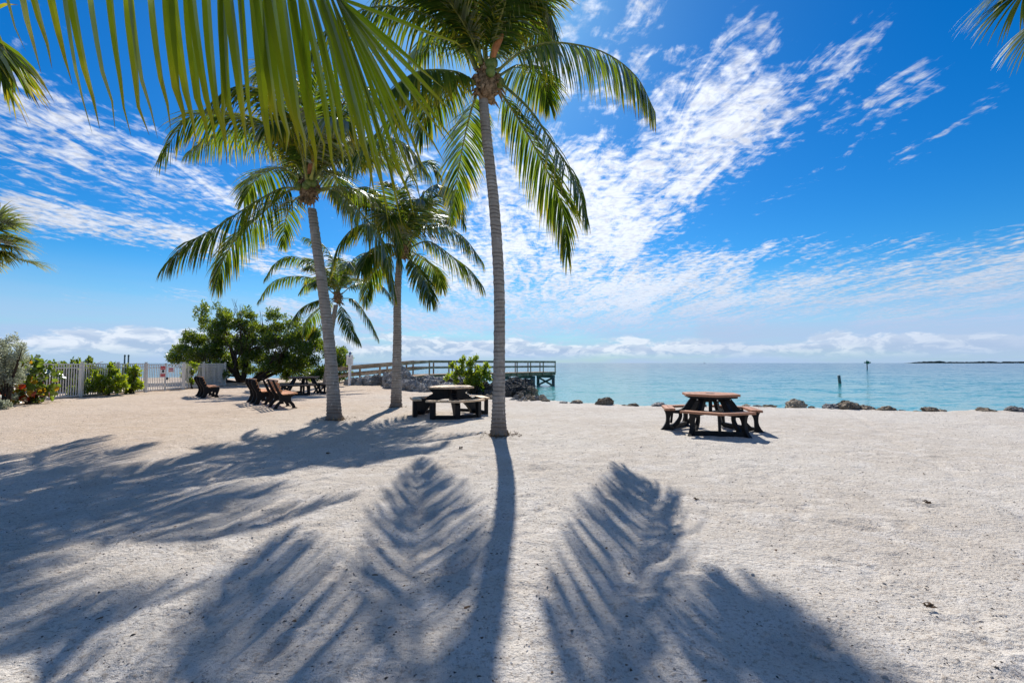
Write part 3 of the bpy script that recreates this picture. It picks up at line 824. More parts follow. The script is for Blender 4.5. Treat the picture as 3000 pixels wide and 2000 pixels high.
# fourth palm, far
C4 = vat(776, 678, 26.0)
b4 = at(954, 1136, 26.0); b4.z = gz(b4.x, b4.y) - 0.03
palm('far small coconut palm with pale trunk behind the black framed table, crown low', b4,
     [b4, vat(752, 850, 26), vat(758, 780, 26), vat(772, 700, 26)],
     [0.20, 0.165, 0.15, 0.12], C4,
     [(V_((770, 665, 26), (735, 620, 26), (680, 590, 25.8), (640, 598, 25.6), (608, 640, 25.5)), dict(grav=1.7)),
      (V_((768, 675, 26), (720, 640, 26), (665, 635, 26), (625, 650, 26), (595, 690, 26)), dict(grav=1.5)),
      (V_((768, 685, 26), (730, 690, 25.6), (690, 710, 25.3), (655, 760, 25.0)), dict(grav=1.6)),
      (V_((785, 675, 26), (820, 650, 26), (870, 650, 26), (905, 690, 26)), dict(grav=1.6)),
      (V_((785, 685, 26), (815, 690, 26), (845, 730, 26), (868, 775, 26)), dict(grav=1.5)),
      (V_((778, 690, 25.8), (790, 720, 25), (805, 755, 24.6), (825, 785, 24.4)), dict(grav=1.2)),
      (V_((776, 665, 26), (765, 600, 26), (740, 560, 26), (700, 545, 26)), dict(grav=1.5)),
      (V_((780, 665, 26), (800, 610, 26), (840, 580, 26), (885, 600, 26)), dict(grav=1.5)),
      (V_((770, 685, 26), (745, 700, 27), (710, 735, 28), (700, 770, 28.5)), dict(grav=1.5)),
      (V_((776, 665, 26), (790, 620, 25), (800, 600, 24), (815, 620, 23.2)), dict(grav=1.5)),
      (V_((770, 670, 26), (750, 640, 27), (720, 640, 28), (690, 670, 29)), dict(grav=1.5)),
      ],
     [(200, 60, 3.0, 80), (160, 70, 3.0, 70), (340, 66, 3.0, 80), (20, 60, 3.0, 80), (90, 74, 3.0, 60), (270, 76, 3.0, 60), (190, 35, 2.6, 70)], 44, 1.1, 0, False, L=0.78, dens=72, wid=0.06)

# near palm: trunk to the left of the frame, one big frond hanging in front of the sky
bn = Vector((-3.5, 1.5, gz(-3.5, 1.5)))
Cn = Vector((-3.4, 1.6, 4.05))
near = empty('coconut_palm', bn, 0, 'close coconut palm whose broad frond hangs across the top of the picture', 'palm tree', 'coconut palms on the beach')
trunk(near, bn, [bn, bn + Vector((0.02, 0.02, 1.3)), bn + Vector((0.05, 0.05, 2.6)), Cn - Vector((0, 0, 0.35))], [0.19, 0.14, 0.12, 0.11], 5)
crown_bits(near, bn, Cn, 1.0, 5, 4, False)
rach = catmull([Cn, at(-900, -900, 1.62), at(-300, -560, 1.42), at(200, -330, 1.30), at(600, -165, 1.22), at(860, -60, 1.17), at(985, -8, 1.15)], 40)
stem = MB().tube([p - bn for p in rach], [0.028 * (1 - 0.88 * i / 39) + 0.002 for i in range(40)], 8).build('frond', RACHIS, near, True)
def leaflet(root, tip, wid, bend, seed, name='leaflet'):
    """one long folded leaflet with its own mesh, brown drying tip"""
    rg = random.Random(seed)
    root, tip = Vector(root), Vector(tip)
    L = (tip - root).length; d = (tip - root).normalized()
    side = d.cross(Vector((rg.uniform(-0.35, 0.35), 1, rg.uniform(-0.2, 0.2)))).normalized()
    nrm = side.cross(d).normalized()
    K = 9; vs = []; uv = []; fs = []
    bx = Vector((bend, 0, 0)) * L
    tw = rg.uniform(-0.45, 0.45); ang0 = rg.uniform(-0.5, 0.5)
    for k in range(K):
        s_ = k / (K - 1)
        c = root + (tip - root) * s_ + bx * (4 * s_ * (1 - s_)) * 0.25
        if s_ > 0.85: c += Vector((rg.uniform(-0.4, 1), 0, 0)) * 0.014
        w = wid * float(np.interp(s_, [0, 0.12, 0.45, 0.75, 0.9, 1.0], [0.5, 0.95, 1.0, 0.66, 0.30, 0.03]))
        a = ang0 + tw * s_
        sd = side * math.cos(a) + nrm * math.sin(a); nn = nrm * math.cos(a) - side * math.sin(a)
        for q, (o_, z_) in enumerate(((-0.5, 0.0), (0.0, 0.22), (0.5, 0.0))):
            vs.append(c + sd * w * o_ + nn * w * z_); uv.append((q / 2, s_))
    for k in range(K - 1):
        for q in range(2):
            a = k * 3 + q; fs.append((a, a + 1, a + 4, a + 3))
    me = np_mesh(name, np.array([list(v - bn) for v in vs]), np.array(fs), np.array(uv), smooth=False)
    return link(name, me, stem, FROND_NEAR)
def rach_at_x(px, py_max=2000):
    best = None
    for p in rach:
        v = p - Vector((0, 0, CAM_H)); q = 1500 + FPX * v.x / v.y
        if best is None or abs(q - px) < best[0]: best = (abs(q - px), p)
    return best[1]
LT = [(-620, -330, 150), (-520, -240, 160), (-430, -160, 150), (-330, -60, 130), (-240, 10, 160), (-170, 66, 140), (-95, 108, 205), (-20, 165, 190),
      (20, 205, 235), (70, 262, 380), (120, 292, 365), (180, 332, 372), (235, 378, 388), (300, 425, 385), (345, 445, 395), (395, 495, 372), (430, 530, 396),
      (470, 575, 408), (500, 600, 425), (560, 655, 455), (530, 640, 430), (590, 690, 432), (620, 718, 430), (645, 745, 440), (665, 725, 300),
      (690, 795, 470), (715, 812, 405), (740, 845, 445), (765, 872, 430), (790, 897, 470), (810, 925, 505), (830, 950, 480),
      (850, 985, 530), (865, 1002, 505), (880, 1035, 545), (895, 1055, 480), (905, 1080, 560), (915, 1100, 590), (930, 1130, 620), (940, 1150, 655),
      (950, 1190, 670), (955, 1175, 630), (960, 1210, 635), (965, 1215, 560), (970, 1222, 480), (975, 1262, 530), (977, 1290, 470), (980, 1320, 420),
      (982, 1345, 435), (984, 1330, 330), (985, 1360, 130), (985, 1300, 250),
      (600, 665, 400), (740, 800, 380), (860, 915, 420), (905, 1010, 430), (935, 1090, 470), (950, 1140, 540), (965, 1180, 420),
      (960, 1240, 600)]
for i, (rx, tx, ty) in enumerate(LT):
    rg = random.Random(900 + i)
    r_ = rach_at_x(rx)
    dep = r_.y * rg.uniform(0.98, 1.10) + (0.12 if i > 50 else 0)
    tp = at(tx + rg.uniform(-8, 8), ty + 12, dep)
    w = 0.027 if rx < 820 else (0.017 if rx < 930 else 0.0135)
    leaflet(r_, tp, w * rg.uniform(0.8, 1.12), -0.10 if rx < 600 else (0.0 if rx < 850 else 0.10), 700 + i)
for i, (p_, kw) in enumerate([([Cn, Vector((-3.6, 2.2, 4.4)), at(-170, 40, 3.0), at(-50, 100, 3.1), at(15, 170, 3.2)], dict(L=0.5, grav=1.2, n=50)),
                              (generic(Cn, 250, 50, 3.0, 90), {}), (generic(Cn, 200, 60, 3.0, 90), {}), (generic(Cn, 290, 60, 3.0, 80), {}),
                              (generic(Cn, 180, 30, 3.0, 70), {}), (generic(Cn, 230, 20, 3.0, 60), {}), (generic(Cn, 150, 70, 2.6, 60), {})]):
    frond(near, bn, p_, seed=560 + i, mat=FROND, **kw)

# ------------------------------------------------------------------ fan palms at the edges of the frame
def fan_leaf(parent, base, hub, direction, Lr, n=34, seed=0, spread=150, petiole_from=None):
    rg = random.Random(seed)
    d = Vector(direction).normalized()
    side = d.cross(Vector((0, 0, 1))).normalized() if abs(d.z) < 0.97 else Vector((1, 0, 0))
    up = side.cross(d).normalized()
    V = []; F = []; UV = []
    hb = Vector(hub) - Vector(base)
    for i in range(n):
        a = R(spread) * (i / (n - 1) - 0.5) * 2 + rg.gauss(0, 0.03)
        dr = (d * math.cos(a) + side * math.sin(a) + up * rg.uniform(-0.1, 0.16)).normalized()
        L = Lr * (1 - 0.25 * abs(a) / R(spread)) * rg.uniform(0.88, 1.08)
        w = 0.058
        wv = dr.cross(up).normalized()
        b = len(V); cur = dr; p = hb.copy()
        for k in range(6):
            s_ = k / 5
            ww = w * np.interp(s_, [0, 0.3, 0.7, 1], [0.35, 1, 0.5, 0.03])
            V.append(p - wv * ww / 2); V.append(p + wv * ww / 2); UV += [(0, s_), (1, s_)]
            if k < 5: F.append((b + 2 * k, b + 2 * k + 1, b + 2 * k + 3, b + 2 * k + 2))
            cur = (cur + Vector((0, 0, -0.16 * (0.4 + 1.4 * s_)))).normalized()
            p = p + cur * L / 5
    me = np_mesh('leaf_fan', np.array([list(v) for v in V]), np.array(F), np.array(UV))
    lf = link('leaf_fan', me, parent, FROND_FAN)
    if petiole_from is not None:
        p0 = Vector(petiole_from) - Vector(base)
        mid = (p0 + hb) / 2 + Vector((0, 0, 0.10))
        MB().tube([p0, mid, hb], [0.02, 0.014, 0.009], 5).build('leaf_stalk', RACHIS, lf, True)
    return lf
def fan_palm(C, leaves, label, seed, extra=22, crown_r=0.55, exclude=None):
    C = Vector(C); b = Vector((C.x, C.y, 0)); b.z = gz(b.x, b.y) - 0.02
    root = empty('fan_palm', b, 0, label, 'palm tree')
    trunk(root, b, [b, b + (C - b) * 0.33, b + (C - b) * 0.66, C - Vector((0, 0, 0.2))], [0.2, 0.17, 0.16, 0.15], seed)
    rg = random.Random(seed)
    for i, (hub, dr, Lr) in enumerate(leaves):
        fan_leaf(root, b, hub, dr, Lr, 36, seed * 50 + i, 95, C)
    for i in range(extra):
        a = rg.uniform(0, 6.283); e = rg.uniform(-0.7, 1.3)
        d = Vector((math.cos(a) * math.cos(e), math.sin(a) * math.cos(e), math.sin(e)))
        hub = C + d * crown_r * rg.uniform(0.8, 1.3)
        if exclude is not None and exclude(hub, d): continue
        fan_leaf(root, b, hub, d, 0.75, 30, seed * 50 + 20 + i, 100, C)
    return root
Cl = at(-60, 725, 14.0)
fan_palm(Cl, [(at(70, 765, 13.6), Vector((1, -0.1, 0.05)), 1.0), (at(0, 710, 13.8), Vector((1, -0.3, 0.25)), 1.25), (at(-20, 670, 14), Vector((0.8, -0.2, 0.7)), 1.1),
              (at(-10, 715, 13.5), Vector((0.9, -0.5, -0.25)), 1.0), (at(-20, 690, 14.1), Vector((1, 0.2, 0.1)), 1.2), (at(15, 655, 13.8), Vector((0.9, 0.1, 0.5)), 0.85), (at(25, 695, 13.6), Vector((1, -0.2, 0.1)), 0.9), (at(0, 735, 13.7), Vector((0.7, -0.4, -0.6)), 0.8), (at(30, 720, 13.9), Vector((0.9, 0, -0.35)), 0.85), (at(-10, 640, 14.0), Vector((0.6, 0.1, 0.8)), 0.8), (at(-40, 700, 13.6), Vector((0.6, -0.7, 0.4)), 1.1)],
         'fan palm poking in at the left edge above the silvery shrub', 61, exclude=lambda h, d: d.x > 0.3)
Cr = at(3190, -120, 7.2)
fan_palm(Cr, [(at(2985, -60, 7.2), Vector((-0.8, -0.1, -0.45)), 1.15), (at(3010, -40, 7.1), Vector((-0.55, -0.2, -0.8)), 1.1), (at(3070, 40, 7.2), Vector((-0.5, -0.1, -0.75)), 1.1),
              (at(3060, -90, 7.0), Vector((-0.9, -0.2, -0.2)), 1.0)],
         'fan palm reaching in at the top right corner against the blue', 62, exclude=lambda h, d: d.x < 0.1)

# ------------------------------------------------------------------ foliage
def leaf_cloud(clumps, n, size, seed, shape='diamond', up=0.5, shell=0.55, aspect=0.5):
    """n leaves spread through ellipsoid clumps (center, radii)"""
    rg = np.random.default_rng(seed)
    cs = np.array([c[0] for c in clumps], float); rs = np.array([c[1] for c in clumps], float)
    vol = (rs.prod(1)) ** 0.75; pr = vol / vol.sum()
    k = rg.choice(len(clumps), n, p=pr)
    d = rg.normal(size=(n, 3)); d /= np.linalg.norm(d, axis=1, keepdims=True)
    r = np.clip(shell + (1 - shell) * rg.random(n) ** 0.7, 0, 1) * (1 + 0.14 * rg.normal(size=n))
    inner = rg.random(n) < 0.25; r = np.where(inner, r * rg.random(n), r)
    p = cs[k] + d * rs[k] * r[:, None]
    # leaf axes: outward and a bit upward
    ax = d * 0.8 + rg.normal(size=(n, 3)) * 0.55 + np.array([0, 0, up]); ax /= np.linalg.norm(ax, axis=1, keepdims=True)
    q = rg.normal(size=(n, 3)); s = np.cross(ax, q); s /= np.linalg.norm(s, axis=1, keepdims=True)
    L = size * rg.uniform(0.7, 1.25, n)[:, None]
    if shape == 'diamond':
        V = np.stack([p, p + ax * L * 0.5 + s * L * aspect * 0.5, p + ax * L, p + ax * L * 0.5 - s * L * aspect * 0.5], 1).reshape(-1, 3)
        F = np.arange(4 * n).reshape(n, 4)
        uv = np.tile([[0.5, 0], [1, 0.5], [0.5, 1], [0, 0.5]], (n, 1))
    else:
        prof = [(0.0, 0.0), (0.18, 0.75), (0.55, 1.0), (0.9, 0.6), (1.0, 0.0), (0.9, -0.6), (0.55, -1.0), (0.18, -0.75)]
        V = np.stack([p + ax * L * a + s * L * aspect * 0.5 * b for a, b in prof], 1).reshape(-1, 3)
        F = np.arange(8 * n).reshape(n, 8)
        uv = np.tile([[0.5 + b / 2, a] for a, b in prof], (n, 1))
    return V, F, uv
def branches(mb, p0, d0, L, r, depth, rg, tips, spread=0.6, upb=0.15):
    pts = [Vector(p0)]; d = Vector(d0).normalized(); k = 4
    for i in range(k):
        d = (d + Vector((rg.gauss(0, 0.16), rg.gauss(0, 0.16), rg.gauss(0, 0.1) + upb * 0.3))).normalized()
        pts.append(pts[-1] + d * L / k)
    mb.tube(pts, [r * (1 - 0.45 * i / k) for i in range(k + 1)], 6 if r > 0.04 else 4, False)
    tips.append((pts[-1].copy(), d.copy()))
    if depth == 0: return
    for j in range(rg.choice([2, 3])):
        i = rg.choice([2, 3, 4])
        dn = (d + Vector((rg.uniform(-1, 1), rg.uniform(-1, 1), rg.uniform(-0.5, 0.9) + upb)) * spread).normalized()
        branches(mb, pts[i], dn, L * rg.uniform(0.6, 0.85), r * 0.55, depth - 1, rg, tips, spread, upb)

# big spreading tree by the water
bt = Vector((-18.0, 32.0, 0)); bt = at(715, 1122, 31.0); bt.z = gz(bt.x, bt.y)
tree = empty('spreading_tree', bt, 0, 'wide dark green tree with low crooked limbs beside the water, behind the benches', 'tree')
rg = random.Random(5); mb = MB(); tips = []
for (dxx, dyy, dzz, L_, r_) in ((-1.0, 0, 0.95, 2.4, 0.20), (-0.35, 0.2, 1.1, 2.4, 0.22), (0.5, -0.1, 0.8, 2.6, 0.20), (1.0, 0.1, 0.35, 3.0, 0.18), (1.0, -0.3, 0.2, 2.8, 0.14),
                                 (-1.0, -0.1, 0.35, 2.2, 0.14), (0.9, 0.3, 0.6, 3.0, 0.15), (0.2, -0.6, 0.6, 2.2, 0.14)):
    branches(mb, (rg.uniform(-.3, .3), rg.uniform(-.3, .3), 0), (dxx, dyy, dzz), L_ * 0.82, r_, 4, rg, tips, 0.75)
mb.build('limbs', WOOD_BARK, tree, True)
def T_(px, py, Y): return tuple(at(px, py, Y) - bt)
cl = []
# crown outline, from the left low end over the top to the right
for (px, py, r, Y) in [(505, 1045, 0.55, 31), (540, 1025, 0.65, 31), (585, 1000, 0.6, 31), (550, 990, 0.4, 31), (575, 1045, 0.75, 31), (620, 1035, 0.8, 31), (610, 950, 0.45, 31),
                       (590, 925, 0.3, 31), (612, 905, 0.3, 31), (640, 960, 0.6, 31), (655, 925, 0.5, 31), (650, 1000, 0.75, 31), (690, 950, 0.65, 31), (690, 1010, 0.7, 30.5),
                       (725, 920, 0.45, 31), (730, 960, 0.65, 31), (738, 1000, 0.7, 30.6), (700, 1060, 0.6, 31.5), (790, 925, 0.35, 31), (812, 925, 0.25, 31), (775, 965, 0.6, 31),
                       (790, 1000, 0.75, 30.6), (825, 960, 0.55, 31), (840, 1000, 0.7, 30.6), (760, 1045, 0.8, 31), (830, 1050, 0.8, 31), (870, 985, 0.5, 31), (905, 980, 0.45, 31),
                       (890, 1025, 0.75, 30.6), (905, 1060, 0.7, 30.8), (935, 975, 0.4, 31), (930, 1010, 0.6, 31), (960, 1040, 0.6, 31), (1000, 1035, 0.4, 31), (985, 1075, 0.6, 31),
                       (1005, 1100, 0.4, 31), (940, 1085, 0.5, 31), (870, 1085, 0.45, 31.2), (660, 1045, 0.7, 31.5), (735, 1080, 0.45, 31.5), (800, 1085, 0.5, 31.5), (1010, 1060, 0.35, 31), (560, 1072, 0.55, 32), (610, 1080, 0.55, 32), (845, 1098, 0.5, 32), (900, 1098, 0.55, 32), (960, 1095, 0.6, 32), (770, 1090, 0.5, 32.5), (690, 1085, 0.5, 32.5), (930, 1105, 0.4, 30.5), (860, 1060, 0.7, 30.5), (800, 1060, 0.6, 30.5), (720, 1040, 0.6, 30.5), (660, 1070, 0.45, 30.5), (985, 1110, 0.35, 30.5), (640, 985, 0.7, 31.5), (860, 950, 0.4, 31)]:
    for q in range(3):
        cc = Vector(T_(px + rg.uniform(-14, 14), py + rg.uniform(-12, 12), Y + rg.uniform(-0.9, 0.9)))
        rr_ = r * rg.uniform(0.6, 0.92)
        cl.append((tuple(cc), (rr_ * 1.1, rr_ * 1.1, rr_ * 0.8)))
    # sprays that stick out of the outline
    for q in range(5):
        cc = Vector(T_(px + rg.uniform(-26, 26), py + rg.uniform(-16, 12), Y + rg.uniform(-0.6, 0.6)))
        cl.append((tuple(cc), (0.12, 0.12, 0.32)))
V, F, uv = leaf_cloud(cl, 90000, 0.14, 3, aspect=0.5, shell=0.3)
o = link('foliage', np_mesh('foliage', V, F, uv), tree, LEAF_TREE); o['kind'] = 'stuff'
mb = MB()
for (px, py, dx_, n_) in ((640, 912, 8, 4), (690, 905, 18, 4), (705, 920, -14, 5), (735, 930, 8, 3), (765, 940, 12, 4), (720, 1000, 20, 6)):
    for q in range(n_):
        p0 = at(px + rg.uniform(-8, 8), py + 25, 31); p1 = at(px + rg.uniform(-6, 6), py - 2, 31); p2 = at(px + rg.uniform(-12, 12), py - 30, 31)
        mb.tube([p0 - bt, p1 - bt, p2 - bt], [0.022, 0.014, 0.005], 4, False)
mb.build('bare_twigs', TWIG, tree, True)['kind'] = 'stuff'

def shrub(name, px, py_base, Y, clumps_px, n, size, mat, label, cat, seed, shape='diamond', aspect=0.55, stems=7, group=None):
    b = at(px, py_base, Y); b.z = gz(b.x, b.y)
    root = empty(name, b, 0, label, cat, group)
    rg = random.Random(seed)
    cl = []
    mb = MB()
    for (cx_, cy_, r) in clumps_px:
        c = at(cx_, cy_, Y + rg.uniform(-0.2, 0.2)) - b
        for q in range(4):
            o_ = Vector((rg.uniform(-1, 1), rg.uniform(-1, 1), rg.uniform(-0.8, 0.8))) * r * 0.8
            cl.append((tuple(c + o_), (r * 0.5, r * 0.5, r * 0.42)))
        for q in range(4):
            o_ = Vector((rg.uniform(-1, 1), rg.uniform(-1, 1), rg.uniform(0.1, 1.2))) * r
            cl.append((tuple(c + o_), (r * 0.16 + 0.02, r * 0.16 + 0.02, r * 0.5 + 0.04)))
        mb.tube([Vector((rg.uniform(-.15, .15), rg.uniform(-.1, .1), 0)), c * 0.5 + Vector((rg.uniform(-.1, .1), 0, 0.05)), c], [0.028, 0.018, 0.007], 5, False)
        for q in range(2):
            mb.tube([c * 0.5, c + Vector((rg.uniform(-1, 1), rg.uniform(-1, 1), rg.uniform(0, 1))) * r * 0.6], [0.012, 0.004], 4, False)
    mb.build('stems', WOOD_BARK, root, True)
    V, F, uv = leaf_cloud(cl, int(n * 1.5), size * 1.15, seed, shape, aspect=aspect, shell=0.35)
    o = link('foliage', np_mesh('foliage', V, F, uv), root, mat); o['kind'] = 'stuff'
    return root, cl, b
shrub('silver_buttonwood', 10, 1195, 14.5, [(20, 1030, 0.35), (55, 1045, 0.22), (66, 1020, 0.1), (35, 1070, 0.35), (0, 1090, 0.4), (40, 1110, 0.3), (10, 1140, 0.35), (-30, 1050, 0.45), (-40, 1110, 0.5), (5, 1175, 0.25), (-90, 1080, 0.5), (15, 1010, 0.18)],
      11000, 0.065, LEAF_SILVER, 'silvery grey-green shrub at the left edge of the beach', 'shrub', 71, aspect=0.42)
shrub('ground_creeper', 5, 1200, 14.0, [(-5, 1190, 0.12), (15, 1192, 0.1), (-30, 1188, 0.14)], 900, 0.05, LEAF_SILVER, 'low pale creeping plant at the foot of the silvery shrub', 'plant', 72)
gr, gcl, gb = shrub('seagrape_bush', 90, 1180, 16.0, [(75, 1085, 0.3), (110, 1075, 0.3), (140, 1100, 0.3), (120, 1130, 0.32), (80, 1130, 0.3), (60, 1160, 0.25), (110, 1165, 0.3), (150, 1150, 0.2), (40, 1120, 0.25), (40, 1165, 0.25)],
      520, 0.09, LEAF_GRAPE, 'bush with big round leaves, some red and yellow, against the white fence', 'shrub', 73, 'round', 0.95)
# its large leaves one by one
prof = [(0.0, 0.0, 0.0), (0.12, 0.62, 0.02), (0.5, 1.0, 0.05), (0.85, 0.72, 0.02), (1.0, 0.0, 0.0), (0.85, -0.72, 0.02), (0.5, -1.0, 0.05), (0.12, -0.62, 0.02)]
gm = {}
for key, mt in (('g', LEAF_GRAPE), ('y', LEAF_GRAPE_Y), ('r', LEAF_GRAPE_R)):
    me = np_mesh('leaf', np.array([(a - 0.0, b * 0.52, c) for a, b, c in prof] + [(0.5, 0, -0.02)]),
                 np.array([(i, (i + 1) % 8, 8) for i in range(8)]), np.array([(0.5 + b / 2, a) for a, b, c in prof] + [(0.5, 0.5)]))
    me.materials.append(mt); gm[key] = me
rg = random.Random(17)
for i in range(260):
    c, r = gcl[rg.randrange(len(gcl))]
    d = Vector((rg.gauss(0, 1), rg.gauss(-0.6, 1), rg.gauss(0, 1))).normalized()
    p = Vector(c) + Vector((d.x * r[0], d.y * r[1], d.z * r[2])) * rg.uniform(1.0, 2.0) + Vector((0, -0.12, 0))
    if p.z < 0.05: p.z = rg.uniform(0.05, 0.3)
    low = p.z < 0.85
    key = rg.choices(['g', 'y', 'r'], [0.40, 0.38, 0.22] if low else [0.86, 0.12, 0.02])[0]
    o = bpy.data.objects.new('leaf', gm[key]); COL.objects.link(o); o.parent = gr
    o.location = p; s_ = rg.uniform(0.13, 0.23); o.scale = (s_, s_, s_)
    o.rotation_euler = (rg.uniform(-1.4, 1.4), rg.uniform(-1.4, 1.4), rg.uniform(0, 6.28))
shrub('fence_shrub', 235, 1165, 18.8, [(215, 1150, 0.2), (240, 1125, 0.25), (250, 1095, 0.15), (265, 1140, 0.25), (225, 1115, 0.12), (245, 1075, 0.08)], 1500, 0.10, LEAF_BUSH,
      'bright green shrub with one tall shoot in front of the white fence', 'shrub', 74, 'round', 0.5)
shrub('fence_shrub', 310, 1155, 19.5, [(290, 1140, 0.28), (310, 1115, 0.25), (330, 1090, 0.15), (345, 1125, 0.28), (330, 1140, 0.2), (290, 1125, 0.2), (325, 1075, 0.07)], 2100, 0.10, LEAF_BUSH,
      'bright green shrub, widest of those pushing through the white fence', 'shrub', 75, 'round', 0.5)
shrub('fence_shrub', 385, 1150, 20.6, [(370, 1120, 0.28), (390, 1100, 0.25), (395, 1130, 0.25), (365, 1085, 0.15), (400, 1085, 0.12), (378, 1140, 0.18)], 1900, 0.10, LEAF_BUSH,
      'bright green shrub nearest the gate on the left side of it', 'shrub', 76, 'round', 0.5)
shrub('fence_shrub', 560, 1130, 25.0, [(545, 1105, 0.2), (560, 1090, 0.2), (570, 1070, 0.12), (552, 1085, 0.15), (556, 1120, 0.12)], 1000, 0.10, LEAF_BUSH,
      'yellow-green shoot climbing out through the fence right of the gate', 'shrub', 77, 'round', 0.5)
shrub('dark_shrub', 615, 1130, 28.0, [(600, 1100, 0.4), (625, 1110, 0.4), (640, 1120, 0.35), (610, 1080, 0.3), (585, 1118, 0.25), (650, 1100, 0.3)], 2600, 0.13, LEAF_TREE,
      'dark leafy shrub at the far end of the white fence', 'shrub', 78, 'round', 0.5)
shrub('mangrove_bush', 1385, 1130, 20.5, [(1325, 1072, 0.12), (1330, 1100, 0.16), (1355, 1060, 0.15), (1350, 1090, 0.25), (1380, 1065, 0.16), (1385, 1095, 0.25), (1375, 1120, 0.22), (1415, 1100, 0.28), (1425, 1075, 0.12),
                                            (1400, 1120, 0.3), (1395, 1052, 0.1), (1430, 1110, 0.16), (1310, 1108, 0.10), (1340, 1118, 0.15), (1405, 1135, 0.2)], 4200, 0.085, LEAF_BUSH,
      'leafy green bush growing out of the boulders behind the middle picnic table', 'shrub', 79, 'round', 0.45)
# hedge beyond the fence
shrub('hedge', 200, 1150, 21.5, [(90 + 26 * i, 1105 + 6 * math.sin(i * 2.1) - (i * 0.0), 0.5) for i in range(9)] + [(100 + 28 * i, 1140, 0.45) for i in range(8)], 17000, 0.12, LEAF_TREE,
      'green hedge seen through the bars of the white fence', 'hedge', 80, 'round', 0.5)

# ------------------------------------------------------------------ rocks
def rock_mesh(seed, sub=3, rough=0.35):
    import bmesh
    bm = bmesh.new(); bmesh.ops.create_icosphere(bm, subdivisions=sub, radius=1.0)
    rg = random.Random(seed)
    # flatten by random cutting planes, then fine noise
    planes = [(Vector((rg.gauss(0, 1), rg.gauss(0, 1), rg.gauss(0, 1))).normalized(), rg.uniform(0.62, 0.92)) for _ in range(11)]
    off = Vector((rg.uniform(-50, 50),) * 3)
    from mathutils import noise as mn
    for v in bm.verts:
        p = v.co.copy()
        for n_, d_ in planes:
            e = p.dot(n_) - d_
            if e > 0: p -= n_ * e * 0.92
        k = mn.noise(p * 2.3 + off) * 0.4 * rough + mn.noise(p * 5.5 + off) * 0.25 * rough + abs(mn.noise(p * 9 + off)) * -0.22 * rough
        v.co = p * (1 + k)
    me = bpy.data.meshes.new('rock'); bm.to_mesh(me); bm.free()
    me.polygons.foreach_set('use_smooth', [False] * len(me.polygons))
    return me
ROCKS = [rock_mesh(100 + i, 4, 0.75) for i in range(8)]
ROCK_MESH = {}
def rock_obj(px, py, wpx, hpx, Y, mat, rg, label, group=None, name='boulder', base=None):
    """a boulder whose foot is seen at (px, py) at distance Y"""
    i = rg.randrange(8)
    key = (i, mat.name)
    if key not in ROCK_MESH:
        me = ROCKS[i].copy(); me.materials.append(mat); ROCK_MESH[key] = me
    o = bpy.data.objects.new(name, ROCK_MESH[key]); COL.objects.link(o)
    w = wpx / FPX * Y / 2; h = hpx / FPX * Y
    p = at(px, py, Y)
    o.location = (p.x, p.y + w * 0.5, p.z + h * 0.30)
    o.scale = (w * 1.15, w * rg.uniform(0.8, 1.1), h * 0.78)
    o.rotation_euler = (rg.uniform(-0.25, 0.25), rg.uniform(-0.25, 0.25), rg.uniform(0, 6.28))
    # keep the width along the view whatever the turn
    m_ = (o.scale.x + o.scale.y) / 2; o.scale.x = o.scale.y = m_
    return tag(o, label, 'rock', group)
rg = random.Random(42)
GA = 'grey limestone boulders piled beside the pier ramp'
GB = 'dark wet boulders at the water under the pier'
GC = 'brown and grey stones at the foot of the dark boulders'
# grey heap: (px, foot y, w, h, Y)
heap = [(1018, 1130, 22, 22, 27.6), (1036, 1130, 24, 24, 27.4), (1057, 1129, 32, 22, 27.4), (1085, 1127, 40, 24, 27.3), (1045, 1117, 16, 12, 28.6), (1075, 1115, 34, 16, 28.4), (1100, 1128, 34, 26, 27.2),
        (1110, 1118, 26, 20, 27.6), (1135, 1128, 38, 30, 26.5), (1138, 1112, 36, 22, 27.3), (1160, 1118, 44, 34, 26.3), (1175, 1107, 30, 34, 26.8), (1185, 1120, 40, 34, 26.0), (1145, 1142, 40, 30, 24.6), (1132, 1142, 26, 20, 24.8),
        (1170, 1140, 36, 30, 24.7), (1190, 1148, 42, 32, 23.6), (1215, 1150, 44, 36, 23.0), (1225, 1138, 46, 28, 23.8), (1200, 1132, 36, 28, 24.6), (1240, 1155, 42, 28, 22.6), (1257, 1158, 34, 30, 22.3), (1250, 1140, 40, 26, 23.6),
        (1270, 1138, 36, 22, 23.4), (1222, 1116, 36, 12, 26.6), (1255, 1117, 40, 16, 26.2), (1278, 1120, 30, 16, 25.6), (1262, 1128, 50, 20, 24.8), (1300, 1122, 34, 18, 25.0), (1325, 1120, 50, 20, 24.6), (1350, 1124, 40, 18, 24.2),
        (1350, 1138, 30, 20, 22.4), (1378, 1148, 30, 28, 21.0), (1400, 1132, 40, 20, 22.0), (1310, 1140, 40, 22, 23.0), (1290, 1150, 36, 24, 22.4)]
ORD = ['first', 'second', 'third', 'fourth', 'fifth', 'sixth', 'seventh', 'eighth', 'ninth', 'tenth', 'eleventh', 'twelfth', 'thirteenth', 'fourteenth', 'fifteenth',
       'sixteenth', 'seventeenth', 'eighteenth', 'nineteenth', 'twentieth']
def row_labels(items, cuts, text):
    """label per rock: its row (by the height of its foot) and its rank from the left"""
    names = ('front', 'middle', 'back', 'top')
    rows = {}
    for i, it in enumerate(items):
        r = sum(it[1] < c for c in cuts); rows.setdefault(r, []).append((it[0], i))
    out = {}
    for r, lst in rows.items():
        for k, (_, i) in enumerate(sorted(lst)): out[i] = text % (ORD[k], names[r])
    return [out[i] for i in range(len(items))]
HL = row_labels(heap, (1137, 1124), 'grey limestone boulder, %s from the left in the %s row beside the pier ramp')
